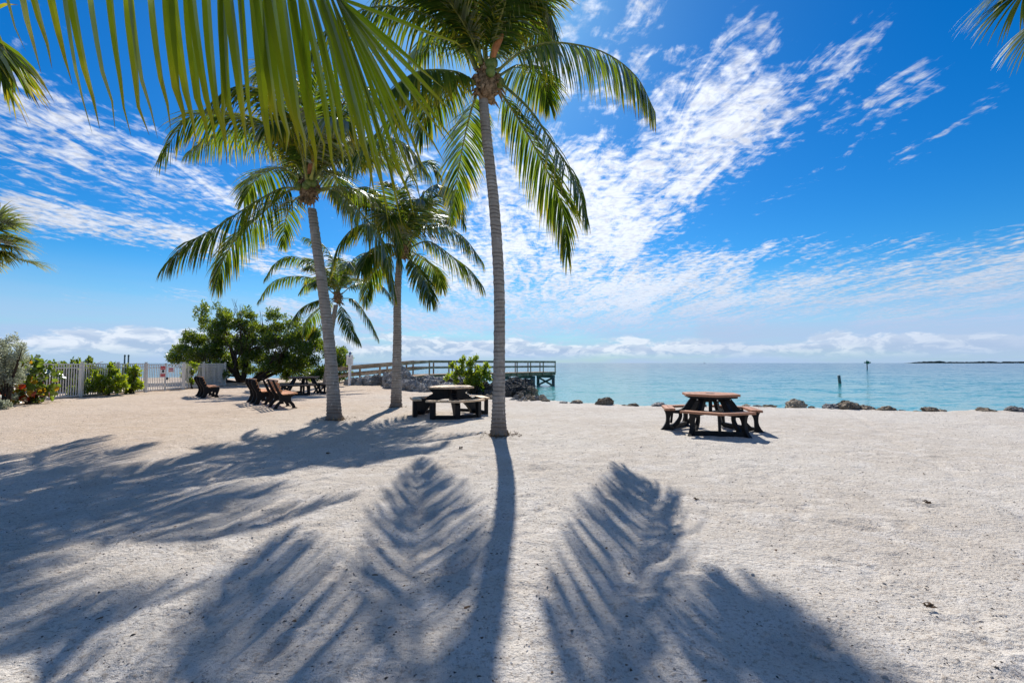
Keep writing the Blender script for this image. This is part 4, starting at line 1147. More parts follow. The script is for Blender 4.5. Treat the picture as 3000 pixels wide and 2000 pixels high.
for (px, py, w, h, Y_), lab in zip(heap, HL):
    rock_obj(px, py + 2, w * 1.15, h * 1.15, Y_, ROCK_G, rg, lab, GA)
dark = [(1398, 1150, 36, 26, 20.6), (1420, 1145, 44, 30, 20.8), (1440, 1150, 40, 34, 20.6), (1430, 1165, 40, 26, 19.6), (1408, 1168, 36, 20, 19.4), (1500, 1135, 60, 24, 21.0), (1515, 1145, 70, 34, 20.4), (1490, 1152, 60, 34, 20.0), (1545, 1138, 60, 30, 20.8),
        (1520, 1160, 60, 34, 19.4), (1495, 1168, 60, 36, 19.0), (1530, 1166, 50, 24, 18.8), (1465, 1160, 40, 30, 19.8), (1505, 1128, 40, 26, 21.6), (1515, 1118, 32, 14, 22.4)]
for (px, py, w, h, Y_), lab in zip(dark, row_labels(dark, (1158, 1142), 'dark wet boulder, %s from the left in the %s row of the heap')):
    rock_obj(px, py + 2, w, h, Y_, ROCK_D, rg, lab, GB)
tag(rock_obj(1556, 1160, 46, 30, 19.6, ROCK_B, rg, 'x'), 'brown rounded boulder lying in the water at the right end of the dark heap', 'rock')
small = [(1510, 1172, 22, 18, 17.6), (1525, 1170, 20, 22, 17.8), (1535, 1176, 20, 14, 17.2), (1548, 1172, 24, 18, 17.6), (1500, 1176, 20, 12, 17.3), (1540, 1178, 18, 12, 17.0), (1562, 1178, 22, 12, 17.0), (1520, 1180, 22, 10, 16.9),
         (1575, 1174, 24, 16, 17.3), (1590, 1174, 26, 18, 17.2), (1568, 1168, 20, 12, 17.8), (1600, 1178, 28, 10, 16.8), (1432, 1176, 34, 22, 17.6), (1415, 1172, 20, 14, 17.9), (1445, 1178, 20, 14, 17.3)]
for (px, py, w, h, Y_), lab in zip(small, row_labels(small, (1175,), 'small stone, %s from the left in the %s row under the dark boulders')):
    rock_obj(px, py + 1, w, h, Y_, rg.choice([ROCK_B, ROCK_B, ROCK_G]), rg, lab, GC, 'stone')
shore = [(1652, 1180, 30, 9, 'low stone first to the right of the pier end along the sand edge'), (1690, 1180, 44, 12, 'long low rock on the sand edge right of the pier'),
         (1772, 1184, 56, 22, 'humped rock on the sand edge between the pier and the reddish table'),
         (1858, 1187, 42, 10, 'flat dark rock half sunk on the sand edge left of the reddish table'), (1934, 1188, 48, 14, 'low rock just left of the reddish table at the shore'),
         (2050, 1189, 62, 20, 'rounded pale rock seen under the reddish table top'), (2108, 1190, 30, 8, 'small rock seen through the right frame of the reddish table'),
         (2190, 1189, 30, 7, 'small dark stone right behind the reddish table'), (2226, 1190, 34, 8, 'second small dark stone right of the reddish table'), (2262, 1190, 40, 8, 'long dark stone lying low at the water right of the table'),
         (2340, 1191, 60, 22, 'tan peaked rock nearest right of the table on the shore'), (2382, 1192, 22, 7, 'tiny rock between the peaked and the pitted rock'),
         (2442, 1196, 46, 16, 'pitted brown rock touching the large hump'), (2498, 1198, 66, 28, 'largest humped rock on the right part of the shore'),
         (2555, 1200, 50, 16, 'long broken rock right of the largest hump'), (2605, 1203, 54, 17, 'rough rock third in the broken row'), (2650, 1204, 28, 8, 'small flat rock ending the broken row'),
         (2738, 1204, 48, 16, 'dark jagged rock alone on the right shore'), (2765, 1205, 36, 10, 'low slab leaning on the jagged rock'),
         (2905, 1207, 60, 15, 'brown pointed rock near the right edge'), (2990, 1207, 60, 20, 'rock cut by the right edge of the picture'), (1830, 1186, 18, 5, 'pebble sized stone on the sand edge'), (2700, 1206, 40, 5, 'sunken slab barely above the sand on the right')]
for i, (px, py, w, h, lab) in enumerate(shore):
    d = ray(px, py); Yg = -CAM_H / d.z
    o = rock_obj(px, py + 1.5, w * 0.92, h * 1.0, Yg, ROCK_B if i % 4 else ROCK_G, rg, lab, None, 'shore_rock')
    o.location.z -= 0.03

# ------------------------------------------------------------------ pier
P0, PD = Vector((-10.8, 28.0, 0)), Vector((0.686, 0.728, 0))
PN = Vector((-0.728, 0.686, 0))         # towards the far rail
PW = 1.9
def deck_z(t): return 0.02 + 0.5 * min(1, max(0, t) / 7.0) * (1.0)
pier = empty('fishing_pier', P0, 0, 'wooden pier with handrails ramping up from the sand and out over the water', 'pier')
def PP(t, s_, z): return PD * t + PN * s_ + Vector((0, 0, z))
near_t = [0.0, 3.0, 5.05, 7.0, 8.8, 10.7, 12.6, 14.5, 16.4, 18.2, 20.0, 21.8]
far_t = [0.6, 2.6, 4.7, 6.9, 8.8, 10.7, 12.6, 14.5, 16.4, 18.2, 20.0, 21.8]
RH = 1.08
for side, ts in ((0.0, near_t), (PW, far_t)):
    for t_ in ts:
        MB().beam(PP(t_, side, deck_z(t_) - 0.25), PP(t_, side, deck_z(t_) + RH - 0.04), 0.10, 0.10).build('rail_post', PIERWOOD, pier)
    for a, b in zip(ts[:-1], ts[1:]):
        MB().beam(PP(a, side, deck_z(a) + RH - 0.02), PP(b, side, deck_z(b) + RH - 0.02), 0.15, 0.04).build('top_rail', PIERWOOD, pier)
        off = -0.07 if side == 0 else 0.07
        MB().beam(PP(a, side + off, deck_z(a) + RH - 0.12), PP(b, side + off, deck_z(b) + RH - 0.12), 0.04, 0.14).build('upper_rail', PIERWOOD, pier)
        MB().beam(PP(a, side + off, deck_z(a) + RH * 0.50), PP(b, side + off, deck_z(b) + RH * 0.50), 0.04, 0.14).build('middle_rail', PIERWOOD, pier)
for (t0_, t1_) in ((21.8, 21.8),):
    for zz, hh in ((RH - 0.02, 0.04), (RH - 0.12, 0.14), (RH * 0.5, 0.14)):
        MB().beam(PP(t0_ + 0.07, 0, deck_z(21) + zz), PP(t0_ + 0.07, PW, deck_z(21) + zz), 0.05, hh).build('end_rail', PIERWOOD, pier)
k = 0; t_ = -0.4
plank = MB().box((0, 0, 0), (0.138, PW + 0.1, 0.04)).build('plank', PIERWOOD, pier)
ang = math.atan2(PD.y, PD.x)
first = True
while t_ < 21.85:
    o = plank if first else plank.copy()
    if not first: COL.objects.link(o)
    slope = -math.atan(0.5 / 7.0) if t_ < 7 else 0
    o.location = PP(t_ + 0.07, PW / 2, deck_z(t_ + 0.07) + 0.02 + 0.002 * math.sin(t_ * 37))
    o.rotation_euler = Euler((0, slope, ang), 'XYZ')
    first = False; t_ += 0.148
for side in (0.12, PW - 0.12):
    MB().beam(PP(-0.3, side, deck_z(0) - 0.15), PP(7, side, deck_z(7) - 0.15), 0.08, 0.28).build('stringer', PIERWOOD, pier)
    MB().beam(PP(7.0, side, deck_z(7) - 0.15), PP(21.85, side, deck_z(7) - 0.15), 0.08, 0.28).build('stringer', PIERWOOD, pier)
for t_ in (8.8, 12.2, 15.4, 18.6, 21.5):
    MB().beam(PP(t_, -0.12, 0.10), PP(t_, PW + 0.12, 0.10), 0.2, 0.24).build('cap_beam', PILE, pier)
    for side in (0.0, PW):
        MB().tube([PP(t_, side, -2.6), PP(t_, side, -0.02)], 0.15, 10).build('pile', PILE, pier, True)
    if t_ > 18:
        MB().beam(PP(t_ - 0.17, 0, -0.05), PP(t_ - 0.17, PW, -0.85 + 0.05), 0.05, 0.18).build('cross_brace', PILE, pier)
        MB().beam(PP(t_ + 0.17, 0, -0.85), PP(t_ + 0.17, PW, -0.05), 0.05, 0.18).build('cross_brace', PILE, pier)

# ------------------------------------------------------------------ information sign by the ramp
sg = at(1024, 1131, 27.2); sg.z = gz(sg.x, sg.y)
sign = empty('information_sign', sg, R(-10), 'white notice board on a white post with a blue pointed finial', 'sign')
MB().box((0, 0, 0.62), (0.13, 0.13, 1.26)).build('post', SIGNW, sign, bevel=0.01)
MB().box((0, -0.02, 1.52), (0.42, 0.05, 0.60)).build('board', SIGNW, sign, bevel=0.01)
mb = MB()
for i in range(8): mb.box((rg.uniform(-0.01, 0.01), -0.0475, 1.58 - i * 0.042), (0.30 * rg.uniform(0.75, 1), 0.004, 0.012))
mb.build('printed_lines', GREY, sign)['kind'] = 'stuff'
MB().tube([(-0.01, -0.044, 1.74), (-0.01, -0.052, 1.74)], 0.045, 14).build('round_emblem', BLUE, sign)
MB().tube([(0, 0, 1.82), (0, 0, 1.87)], 0.04, 8).build('finial_neck', BLUE, sign)
MB().prism([(-0.075, 0), (-0.045, -0.02), (0.045, -0.02), (0.075, 0), (0.06, 0.05), (0, 0.14), (-0.06, 0.05)], (0, 0, 1.89), (1, 0, 0), (0, 0, 1), (0, 1, 0), 0.06).build('finial', BLUE, sign, bevel=0.008)

# ------------------------------------------------------------------ pool fence
FX = -17.55
fence = empty('pool_fence', (FX, 21, gz(FX, 21)), 0, 'long white metal picket fence round the pool, left of the beach', 'fence')
FH = 1.36
posts = [13.2, 15.0, 16.8, 18.6, 20.3, 21.85]
posts2 = [24.4, 25.95, 27.9]
pmesh = MB().box((0, 0, FH / 2 + 0.02), (0.075, 0.075, FH + 0.06)).box((0, 0, FH + 0.06), (0.09, 0.09, 0.02)).build('fence_post', WHITE, fence)
pk = MB().box((0, 0, FH / 2 + 0.02), (0.026, 0.026, FH - 0.08)).build('picket', WHITE, fence)
fp = fk = True
def put(o, firstflag, loc, parent):
    if not firstflag: o = o.copy(); COL.objects.link(o)
    o.parent = parent; o.location = loc
    return o
for seg in (posts, posts2):
    for y in seg: put(pmesh, fp, (0, y - 21, 0), fence); fp = False
    for a, b in zip(seg[:-1], seg[1:]):
        for zz in (FH - 0.02, FH - 0.17, 0.07):
            MB().beam((0, a - 21 + 0.04, zz), (0, b - 21 - 0.04, zz), 0.032, 0.038).build('rail', WHITE, fence)
        n_ = int((b - a) / 0.105)
        for i in range(1, n_):
            put(pk, fk, (0, a - 21 + (b - a) * i / n_, 0), fence); fk = False
gate = empty('pool_gate', (FX, 23.1, gz(FX, 23.1)), 0, 'white picket double gate with two red and white notices', 'gate')
gp = MB().box((0, 0, FH / 2 + 0.02), (0.06, 0.09, FH + 0.02)).build('gate_stile', WHITE, gate); gp.location = (0, 0.0, 0)
for yy in (-1.18, 1.22):
    put(gp, False, (0, yy, 0), gate)
for zz in (FH - 0.03, FH - 0.18, 0.36, 0.08):
    MB().beam((0, -1.14, zz), (0, -0.05, zz), 0.032, 0.04).build('gate_rail', WHITE, gate)
    MB().beam((0, 0.05, zz), (0, 1.18, zz), 0.032, 0.04).build('gate_rail', WHITE, gate)
first = True
gk = MB().box((0, 0, FH / 2 + 0.02), (0.024, 0.024, FH - 0.10)).build('gate_picket', WHITE, gate)
for a, b in ((-1.14, -0.05), (0.05, 1.18)):
    for i in range(1, 10):
        put(gk, first, (0, a + (b - a) * i / 10, 0), gate); first = False
MB().box((0.05, 0.06, 0.62), (0.05, 0.06, 0.12)).box((0.08, 0.10, 0.62), (0.02, 0.12, 0.03)).build('latch', DARK, gate)
def notice(y, z, w, h, label, bars, camera):
    s_ = empty('warning_sign', (FX + 0.045, 23.1 + y, gz(FX, 23.1) + z), 0, label, 'sign')
    MB().box((0, 0, 0), (0.008, w, h)).build('panel', SIGNW, s_)
    for (by, bz, bw, bh, mt) in bars:
        MB().box((0.0065, by, bz), (0.003, bw, bh)).build('red_band' if mt is RED else 'print_line', mt, s_)
    if camera:
        MB().prism([(-0.07, 0.05), (0.0, 0.09), (0.08, 0.06), (0.08, -0.02), (0.03, -0.07), (-0.01, -0.03), (-0.05, -0.06), (-0.08, -0.10), (-0.05, -0.02)], (0.007, 0, 0), (0, 1, 0), (0, 0, 1), (1, 0, 0), 0.004).build('camera_symbol', DARK, s_)
W_ = SIGNW
notice(-0.24, 0.98, 0.36, 0.56, 'tall red and white notice with a black camera symbol, on the gate',
       [(0, 0.205, 0.32, 0.10, RED), (0, 0.215, 0.2, 0.022, None), (0, 0.12, 0.32, 0.045, RED), (0, -0.19, 0.32, 0.15, RED)] and
       [(0, 0.215, 0.32, 0.09, RED), (0, 0.125, 0.32, 0.05, RED), (0, -0.14, 0.32, 0.05, RED), (0, -0.20, 0.32, 0.05, RED), (0, -0.25, 0.30, 0.03, RED)], True)
notice(0.30, 1.06, 0.42, 0.30, 'small white notice with red printed lines on the right leaf of the gate', [(0, 0.05, 0.28, 0.06, RED), (0, -0.045, 0.32, 0.055, RED)], False)
# pool deck beyond the fence and a second railing by the water
ground_deck = MB()
root = MB().box((-27.0, 23, 0.03), (18.6, 20, 0.10)).build('pool_deck', PAVER); tag(root, kind='structure')
for (label, y0, y1, x) in (('grey railing at the far side of the pool deck, seen above the white fence', 20.0, 33.0, -30.0),):
    fr2 = empty('far_railing', (x, y0, 0.08), 0, label, 'railing')
    ps = [y0 + i * 1.6 for i in range(9)]
    for yy in ps:
        MB().box((0, yy - y0, 0.62), (0.07, 0.07, 1.25)).build('railing_post', PILE, fr2)
        MB().beam((0, yy - y0, 1.25), (0.25, yy - y0 + 0.35, 1.42), 0.06, 0.05).build('slanted_cap', WHITE, fr2)
    MB().beam((0, 0, 1.2), (0, 12.8, 1.2), 0.09, 0.05).build('hand_rail', WHITE, fr2)
    mb = MB()
    for i in range(100): mb.box((0, i * 0.128, 0.6), (0.02, 0.02, 1.1))
    mb.build('baluster_row', WHITE, fr2)['kind'] = 'stuff'
for (px, lab) in ((365, 'left one of two thin poles standing above the fence line'), (376, 'right one of two thin poles standing above the fence line')):
    p = at(px, 1063, 60); p.z = -2
    t_ = empty('mooring_pole', p, 0, lab, 'pole')
    MB().tube([(0, 0, 0), (0, 0, 4.35)], 0.09, 8).build('shaft', PILE, t_, True)
    MB().tube([(0, 0, 4.35), (0, 0, 4.5)], [0.14, 0.05], 8).build('cap', PILE, t_, True)

# ------------------------------------------------------------------ benches
def bench_a(parent):
    """solid S-shaped black end frames, three of them; faces +X, length along Y"""
    fr_o = [(-0.30, 0.0), (-0.22, 0.10), (-0.17, 0.25), (-0.20, 0.42), (-0.29, 0.58), (-0.345, 0.72), (-0.34, 0.80), (-0.30, 0.845)]
    fr_i = [(-0.12, 0.0), (-0.08, 0.10), (-0.02, 0.22), (0.0, 0.33), (-0.06, 0.46), (-0.14, 0.62), (-0.18, 0.74), (-0.21, 0.83)]
    seat_t = [(-0.18, 0.36), (0.0, 0.385), (0.12, 0.395), (0.25, 0.41), (0.34, 0.42), (0.365, 0.36), (0.34, 0.25), (0.30, 0.12), (0.35, 0.0)]
    seat_b = [(-0.12, 0.05), (-0.05, 0.15), (0.04, 0.235), (0.12, 0.26), (0.20, 0.24), (0.22, 0.20), (0.215, 0.15), (0.20, 0.08), (0.19, 0.0)]
    for y in (-0.77, 0, 0.77):
        m = MB()
        m.strip(fr_o, fr_i, (0, y, 0), (1, 0, 0), (0, 0, 1), (0, 1, 0), 0.065)
        m.strip(seat_t, seat_b, (0, y, 0), (1, 0, 0), (0, 0, 1), (0, 1, 0), 0.061)
        m.build('support_frame', BLACK, parent, bevel=0.008)
    for i, (x, z, a) in enumerate([(-0.11, 0.50, 1.25), (-0.155, 0.605, 1.25), (-0.195, 0.71, 1.35), (-0.225, 0.81, 1.45)]):
        MB().box((x + 0.02, 0, z), (0.095, 1.62, 0.03), mat=Matrix.Rotation(-a, 3, 'Y')).build('back_slat', BENCHWOOD, parent, bevel=0.004)
    for i in range(4):
        MB().box((0.02 + i * 0.098, 0, 0.425 + i * 0.008), (0.088, 1.62, 0.03)).build('seat_slat', BENCHWOOD, parent, bevel=0.004)
def bench_c(parent):
    """slim curved frames on arched feet; faces +X"""
    def arc(pts): return [(p.x, p.z) for p in catmull([Vector((a, 0, b)) for a, b in pts], 14)]
    for y in (-0.8, 0, 0.8):
        m = MB()
        m.strip(arc([(-0.36, 0.86), (-0.33, 0.80), (-0.25, 0.60), (-0.17, 0.42), (-0.02, 0.30), (0.20, 0.34), (0.32, 0.42)]),
                arc([(-0.29, 0.87), (-0.27, 0.80), (-0.18, 0.62), (-0.10, 0.47), (0.02, 0.40), (0.20, 0.41), (0.36, 0.47)]), (0, y, 0), (1, 0, 0), (0, 0, 1), (0, 1, 0), 0.055)
        m.strip(arc([(-0.30, 0.0), (-0.24, 0.12), (-0.12, 0.24), (0.02, 0.30), (0.16, 0.25), (0.28, 0.13), (0.33, 0.0)]),
                arc([(-0.20, 0.0), (-0.16, 0.08), (-0.08, 0.17), (0.02, 0.21), (0.12, 0.17), (0.20, 0.09), (0.24, 0.0)]), (0, y, 0), (1, 0, 0), (0, 0, 1), (0, 1, 0), 0.06)
        m.box((0.03, y, 0.30), (0.32, 0.05, 0.14))
        m.box((-0.26, y, 0.012), (0.16, 0.085, 0.024)).box((0.29, y, 0.012), (0.16, 0.085, 0.024))
        m.build('support_frame', BLACK, parent, bevel=0.008)
    for i, (x, z, a) in enumerate([(-0.085, 0.52, 1.15), (-0.13, 0.62, 1.15), (-0.17, 0.72, 1.2), (-0.205, 0.82, 1.25)]):
        MB().box((x, 0, z), (0.092, 1.68, 0.03), mat=Matrix.Rotation(-a, 3, 'Y')).build('back_slat', BENCHWOOD, parent, bevel=0.004)
    for i in range(5):
        MB().box((-0.02 + i * 0.088, 0, 0.425 + (0.012 if i > 3 else 0) + i * 0.004), (0.08, 1.68, 0.03)).build('seat_slat', BENCHWOOD, parent, bevel=0.004)
GBN = 'slatted benches on the sand'
def place_bench(fn, near_px, near_y, dirv, label):
    d = ray(near_px, near_y); Yg = -CAM_H / d.z
    p = at(near_px, near_y, Yg)
    dv = Vector(dirv).normalized()
    c = p + dv * 0.77
    c.z = gz(c.x, c.y)
    rz = math.atan2(dv.y, dv.x) - math.pi / 2
    b = empty('park_bench', c, rz, label, 'bench', GBN)
    fn(b)
    # near frame's rear foot stands at the measured point
    b.location = c + Matrix.Rotation(rz, 3, 'Z') @ Vector((0.24, 0, 0))
    b.location.z = gz(b.location.x, b.location.y)
    return b
place_bench(bench_a, 591, 1165.5, (-0.66, 0.75, 0), 'bench with black S-shaped frames standing alone in front of the fence')
place_bench(bench_a, 745, 1187.6, (-0.6, 0.8, 0), 'bench with broad black frames right behind the one on arched feet')
place_bench(bench_c, 806, 1199.4, (-0.62, 0.79, 0), 'bench on curved arched black feet, closest to the leaning palm')

# ------------------------------------------------------------------ picnic tables
def hexagon_planks(parent, name, Ro, z, th, m, r_hole, rz, pitch=0.125):
    """six triangular sectors, each of boards parallel to its rim"""
    for k in range(6):
        a0 = k * math.pi / 3; a1 = a0 + math.pi / 3
        ap = Ro * math.cos(math.pi / 6)
        u = Vector((math.cos((a0 + a1) / 2), math.sin((a0 + a1) / 2), 0)); v = Vector((-u.y, u.x, 0))
        r1 = ap; i = 0
        while r1 > r_hole + 0.02:
            r0_ = max(r1 - pitch + 0.008, r_hole)
            h1, h0 = r1 * math.tan(math.pi / 6) - 0.003, r0_ * math.tan(math.pi / 6) - 0.003
            MB().prism([(r0_, -h0), (r1, -h1), (r1, h1), (r0_, h0)], (0, 0, z), u, v, (0, 0, 1), th).build(name, m, parent)
            r1 -= pitch; i += 1
def bench_ring(parent, Ri, Ro, z, th, m, spans, half, boards=2):
    """three benches, each two boards' width, kinked in the middle"""
    for k in range(3):
        mid = R(90 * 0) + k * 2 * math.pi / 3 + spans
        for s_ in (-1, 1):
            for q in range(boards):
                ra = Ri + (Ro - Ri) * q / boards + (0.004 if q else 0); rb = Ri + (Ro - Ri) * (q + 1) / boards - 0.004
                # the side of a hexagon: from the kink towards +-60 degrees, cut at half
                un = Vector((math.cos(mid + s_ * math.pi / 6), math.sin(mid + s_ * math.pi / 6), 0))
                uv_ = Vector((math.cos(mid + s_ * (math.pi / 6 + math.pi / 2)), math.sin(mid + s_ * (math.pi / 6 + math.pi / 2)), 0))
                t30 = math.tan(math.pi / 6)
                e = math.tan(half - math.pi / 6)
                poly = [(ra, -ra * t30 + 0.003), (rb, -rb * t30 + 0.003), (rb, rb * e), (ra, rb * e)]
                MB().prism(poly, (0, 0, z), un, uv_, (0, 0, 1), th).build('seat_board', m, parent)
def picnic_table(label, X, Y_, rz, kind):
    p = Vector((X, Y_, gz(X, Y_)))
    t = empty('picnic_table', p, rz, label, 'picnic table', 'six-sided picnic tables on the sand')
    topm = {'cedar': CEDAR, 'tan': TAN, 'grey': GREYWOOD}[kind]
    hexagon_planks(t, 'top_board', 0.66, 0.755, 0.045, topm, 0.10 if kind == 'cedar' else 0.012, 0)
    bench_ring(t, 0.80, 1.03, 0.445, 0.045, topm, 0.0, R(46))
    if kind != 'tan': MB().prism([(0.60 * math.cos(k * math.pi / 3), 0.60 * math.sin(k * math.pi / 3)) for k in range(6)], (0, 0, 0.712), (1, 0, 0), (0, 1, 0), (0, 0, 1), 0.036).build('under_plate', BLACK, t)
    up = Vector((0, 0, 1))
    def arc(pts, n=12): return [(q.x, q.z) for q in catmull([Vector((a, 0, b)) for a, b in pts], n)]
    for k in range(3):
        mid = k * 2 * math.pi / 3
        if kind == 'cedar' or kind == 'grey':
            for s_ in (-1, 1):
                a = mid + s_ * R(33)
                u = Vector((math.cos(a), math.sin(a), 0)); w = Vector((-u.y, u.x, 0))
                m = MB()
                if kind == 'cedar':
                    # outer leg with a waisted shape and spreading foot
                    m.strip(arc([(0.78, 0.0), (0.90, 0.05), (0.91, 0.16), (0.90, 0.28), (0.84, 0.37), (0.76, 0.42)]),
                            arc([(1.12, 0.0), (1.06, 0.06), (1.00, 0.16), (0.99, 0.28), (1.01, 0.37), (1.04, 0.42)]), (0, 0, 0), u, up, w, 0.085)
                    # arm that sweeps up and in under the top
                    m.strip(arc([(0.93, 0.42), (0.74, 0.42), (0.60, 0.48), (0.50, 0.60), (0.42, 0.692)]),
                            arc([(0.93, 0.36), (0.68, 0.35), (0.48, 0.40), (0.38, 0.54), (0.27, 0.692)]), (0, 0, 0), u, up, w, 0.08)
                    # curl between leg and arm
                    m.strip(arc([(0.72, 0.37), (0.70, 0.30), (0.76, 0.20), (0.86, 0.10)]), arc([(0.63, 0.37), (0.63, 0.28), (0.69, 0.15), (0.80, 0.05)]), (0, 0, 0), u, up, w, 0.07)
                    m.strip([(0.10, 0.692), (0.30, 0.692)], [(0.10, 0.60), (0.40, 0.62)], (0, 0, 0), u, up, w, 0.06)
                    m.strip([(0.05, 0.40), (0.60, 0.40)], [(0.05, 0.355), (0.60, 0.355)], (0, 0, 0), u, up, w, 0.05)
                else:
                    m.beam(u * 0.92 + up * 0, u * 0.92 + up * 0.42, 0.07, 0.07)
                    m.beam(u * 0.80 + up * 0.05, u * 0.42 + up * 0.69, 0.06, 0.08)
                    m.beam(u * 0.60 + up * 0.03, u * 0.95 + up * 0.38, 0.05, 0.06)
                    m.beam(u * 0.2 + up * 0.39, u * 0.98 + up * 0.39, 0.05, 0.06)
                m.build('leg_frame', BLACK, t, bevel=0.006 if kind == 'cedar' else 0)
            ua, ub = mid - R(33), mid + R(33)
            MB().beam(Vector((math.cos(ua), math.sin(ua), 0)) * 0.95 + up * 0.05, Vector((math.cos(ub), math.sin(ub), 0)) * 0.95 + up * 0.05, 0.09, 0.09).build('foot_beam', BLACK, t)
        else:
            # broad solid arched panel towards each bench
            u = Vector((math.cos(mid), math.sin(mid), 0)); w = Vector((-u.y, u.x, 0))
            m = MB()
            m.strip(arc([(0.02, 0.731), (0.30, 0.731), (0.57, 0.731), (0.58, 0.68), (0.47, 0.60), (0.60, 0.52), (0.72, 0.44), (1.0, 0.42), (1.02, 0.0)], 22),
                    arc([(0.02, 0.44), (0.12, 0.44), (0.20, 0.43), (0.30, 0.405), (0.40, 0.36), (0.53, 0.27), (0.64, 0.17), (0.71, 0.08), (0.76, 0.0)], 22), (0, 0, 0), u, up, w, 0.13)
            m.build('arch_panel', BLACK, t, bevel=0.006)
            for s_ in (-1, 1):
                a = mid + s_ * R(37)
                c = Vector((math.cos(a), math.sin(a), 0)) * 0.97
                MB().box(c + up * 0.21, (0.10, 0.12, 0.42), rz=a).build('leg_post', BLACK, t, bevel=0.006)
            ua, ub = mid - R(37), mid + R(37); um = mid
            for (p_, q_) in ((ua, um), (um, ub)):
                rr_ = 0.96
                MB().beam(Vector((math.cos(p_), math.sin(p_), 0)) * rr_ + up * 0.05, Vector((math.cos(q_), math.sin(q_), 0)) * rr_ + up * 0.05, 0.08, 0.09).build('foot_beam', BLACK, t)
    MB().beam((0, 0, 0.34 if kind != 'grey' else 0.05), (0, 0, 0.70), 0.07, 0.07).build('centre_post', BLACK, t)
    if kind == 'cedar':
        MB().tube([(0, 0, 0.774), (0, 0, 0.781)], 0.10, 20).build('hole_cover', BLACK, t)
        for k in range(6):
            a = k * math.pi / 3 + R(10)
            MB().tube([Vector((math.cos(a), math.sin(a), 0)) * 0.41 + up * 0.66, Vector((math.cos(a), math.sin(a), 0)) * 0.43 + up * 0.66], 0.014, 8).build('bolt_head', STEEL, t)
        for s_ in (0,):
            for k in range(3):
                a = k * 2 * math.pi / 3
                u = Vector((math.cos(a), math.sin(a), 0))
                MB().beam(u * 0.95 + up * 0.09, u * 0.90 + up * 0.42, 0.06, 0.05).build('seat_bracket', BLACK, t)
    return t
picnic_table('reddish-brown six-sided picnic table with black ornamental legs, alone at right on the sand', 4.14, 9.55, R(-90 - 13), 'cedar').scale = (0.9, 0.9, 1)
picnic_table('light tan topped picnic table with massive black arched panels, beside the tallest palm', -1.66, 12.35, R(-90 + 18), 'tan')
picnic_table('weathered grey-brown picnic table farthest back, behind the leaning palm trunk', -9.3, 20.4, R(-90 + 5), 'grey')

# ------------------------------------------------------------------ things out on the water
p = at(2540, 1063, 150); p.z = WATER_Z - 1
ch = empty('channel_marker', p, 0, 'channel marker post with green boards far out on the water', 'channel marker')
MB().tube([(0, 0, 0), (0, 0, 3.5)], 0.15, 8).build('post', PILE, ch, True)
MB().box((0, -0.2, 3.3), (2.2, 0.12, 0.35)).box((0.0, -0.28, 3.3), (1.0, 0.05, 0.9)).build('green_board', GREEN, ch)
MB().tube([(0, 0, 3.5), (0, 0, 4.1)], [0.16, 0.10], 8).build('lamp_stand', GREEN, ch, True)
p = at(2463, 1119, 48.0); p.z = WATER_Z - 0.8
pl = empty('leaning_piling', p, 0, 'lone weathered piling leaning to the left in the open water', 'piling')
MB().tube([(0, 0, 0), (-0.18, 0, 1.62)], [0.15, 0.14], 10).build('post', PILE, pl, True)
MB().tube([(-0.18, 0, 1.62), (-0.19, 0, 1.68)], [0.15, 0.10], 10).build('pale_cap', GREY, pl, True)
# distant key
isle = empty('distant_island', (3450, 3600, WATER_Z), 0, 'low wooded island on the horizon at far right', 'island')
rgi = np.random.default_rng(9)
n_i = 260
xi = np.linspace(-330, 2500, n_i)
hi_ = 7 + 5 * vnoise(xi / 60, xi * 0, 6) + 4 * vnoise(xi / 17, xi * 0, 8) + 3 * rgi.random(n_i)
hi_[:14] *= np.linspace(0.12, 1, 14)
V = []; F = []
for k, dy_ in enumerate((0, 12, 60)):
    for x_, h_ in zip(xi, hi_): V.append((x_, dy_, (h_ * (0.6 if k == 0 else (1 if k == 1 else 0)) if not k == 0 else 0)))
V = np.array(V)
V[:n_i, 2] = -2; V[n_i:2 * n_i, 2] = hi_; V[2 * n_i:, 2] = -2
i = np.arange(n_i - 1)
F = np.concatenate([np.stack([i, i + 1, i + n_i + 1, i + n_i], 1), np.stack([i + n_i, i + n_i + 1, i + 2 * n_i + 1, i + 2 * n_i], 1)])
o = link('tree_line', np_mesh('tree_line', V, F), isle, ISLE); o['kind'] = 'stuff'
for k in range(14):
    xx = rgi.uniform(100, 2400)
    MB().box((xx, -2, 3.5 + rgi.uniform(0, 1.5)), (rgi.uniform(15, 40), 6, rgi.uniform(4, 7))).build('house', ISLEHOUSE, isle)
p = at(2063, 1063, 1900)
bo = empty('sailboat', (p.x, p.y, WATER_Z), 0, 'tiny sailing boat on the horizon above the reddish table', 'boat')
MB().prism([(-5, 1.2), (-4, -0.4), (4, -0.4), (6, 1.4)], (0, 0, 0), (1, 0, 0), (0, 0, 1), (0, 1, 0), 2.4).build('hull', GREY, bo)
MB().tube([(0, 0, 1), (0, 0, 11)], 0.25, 5).build('mast', GREY, bo)

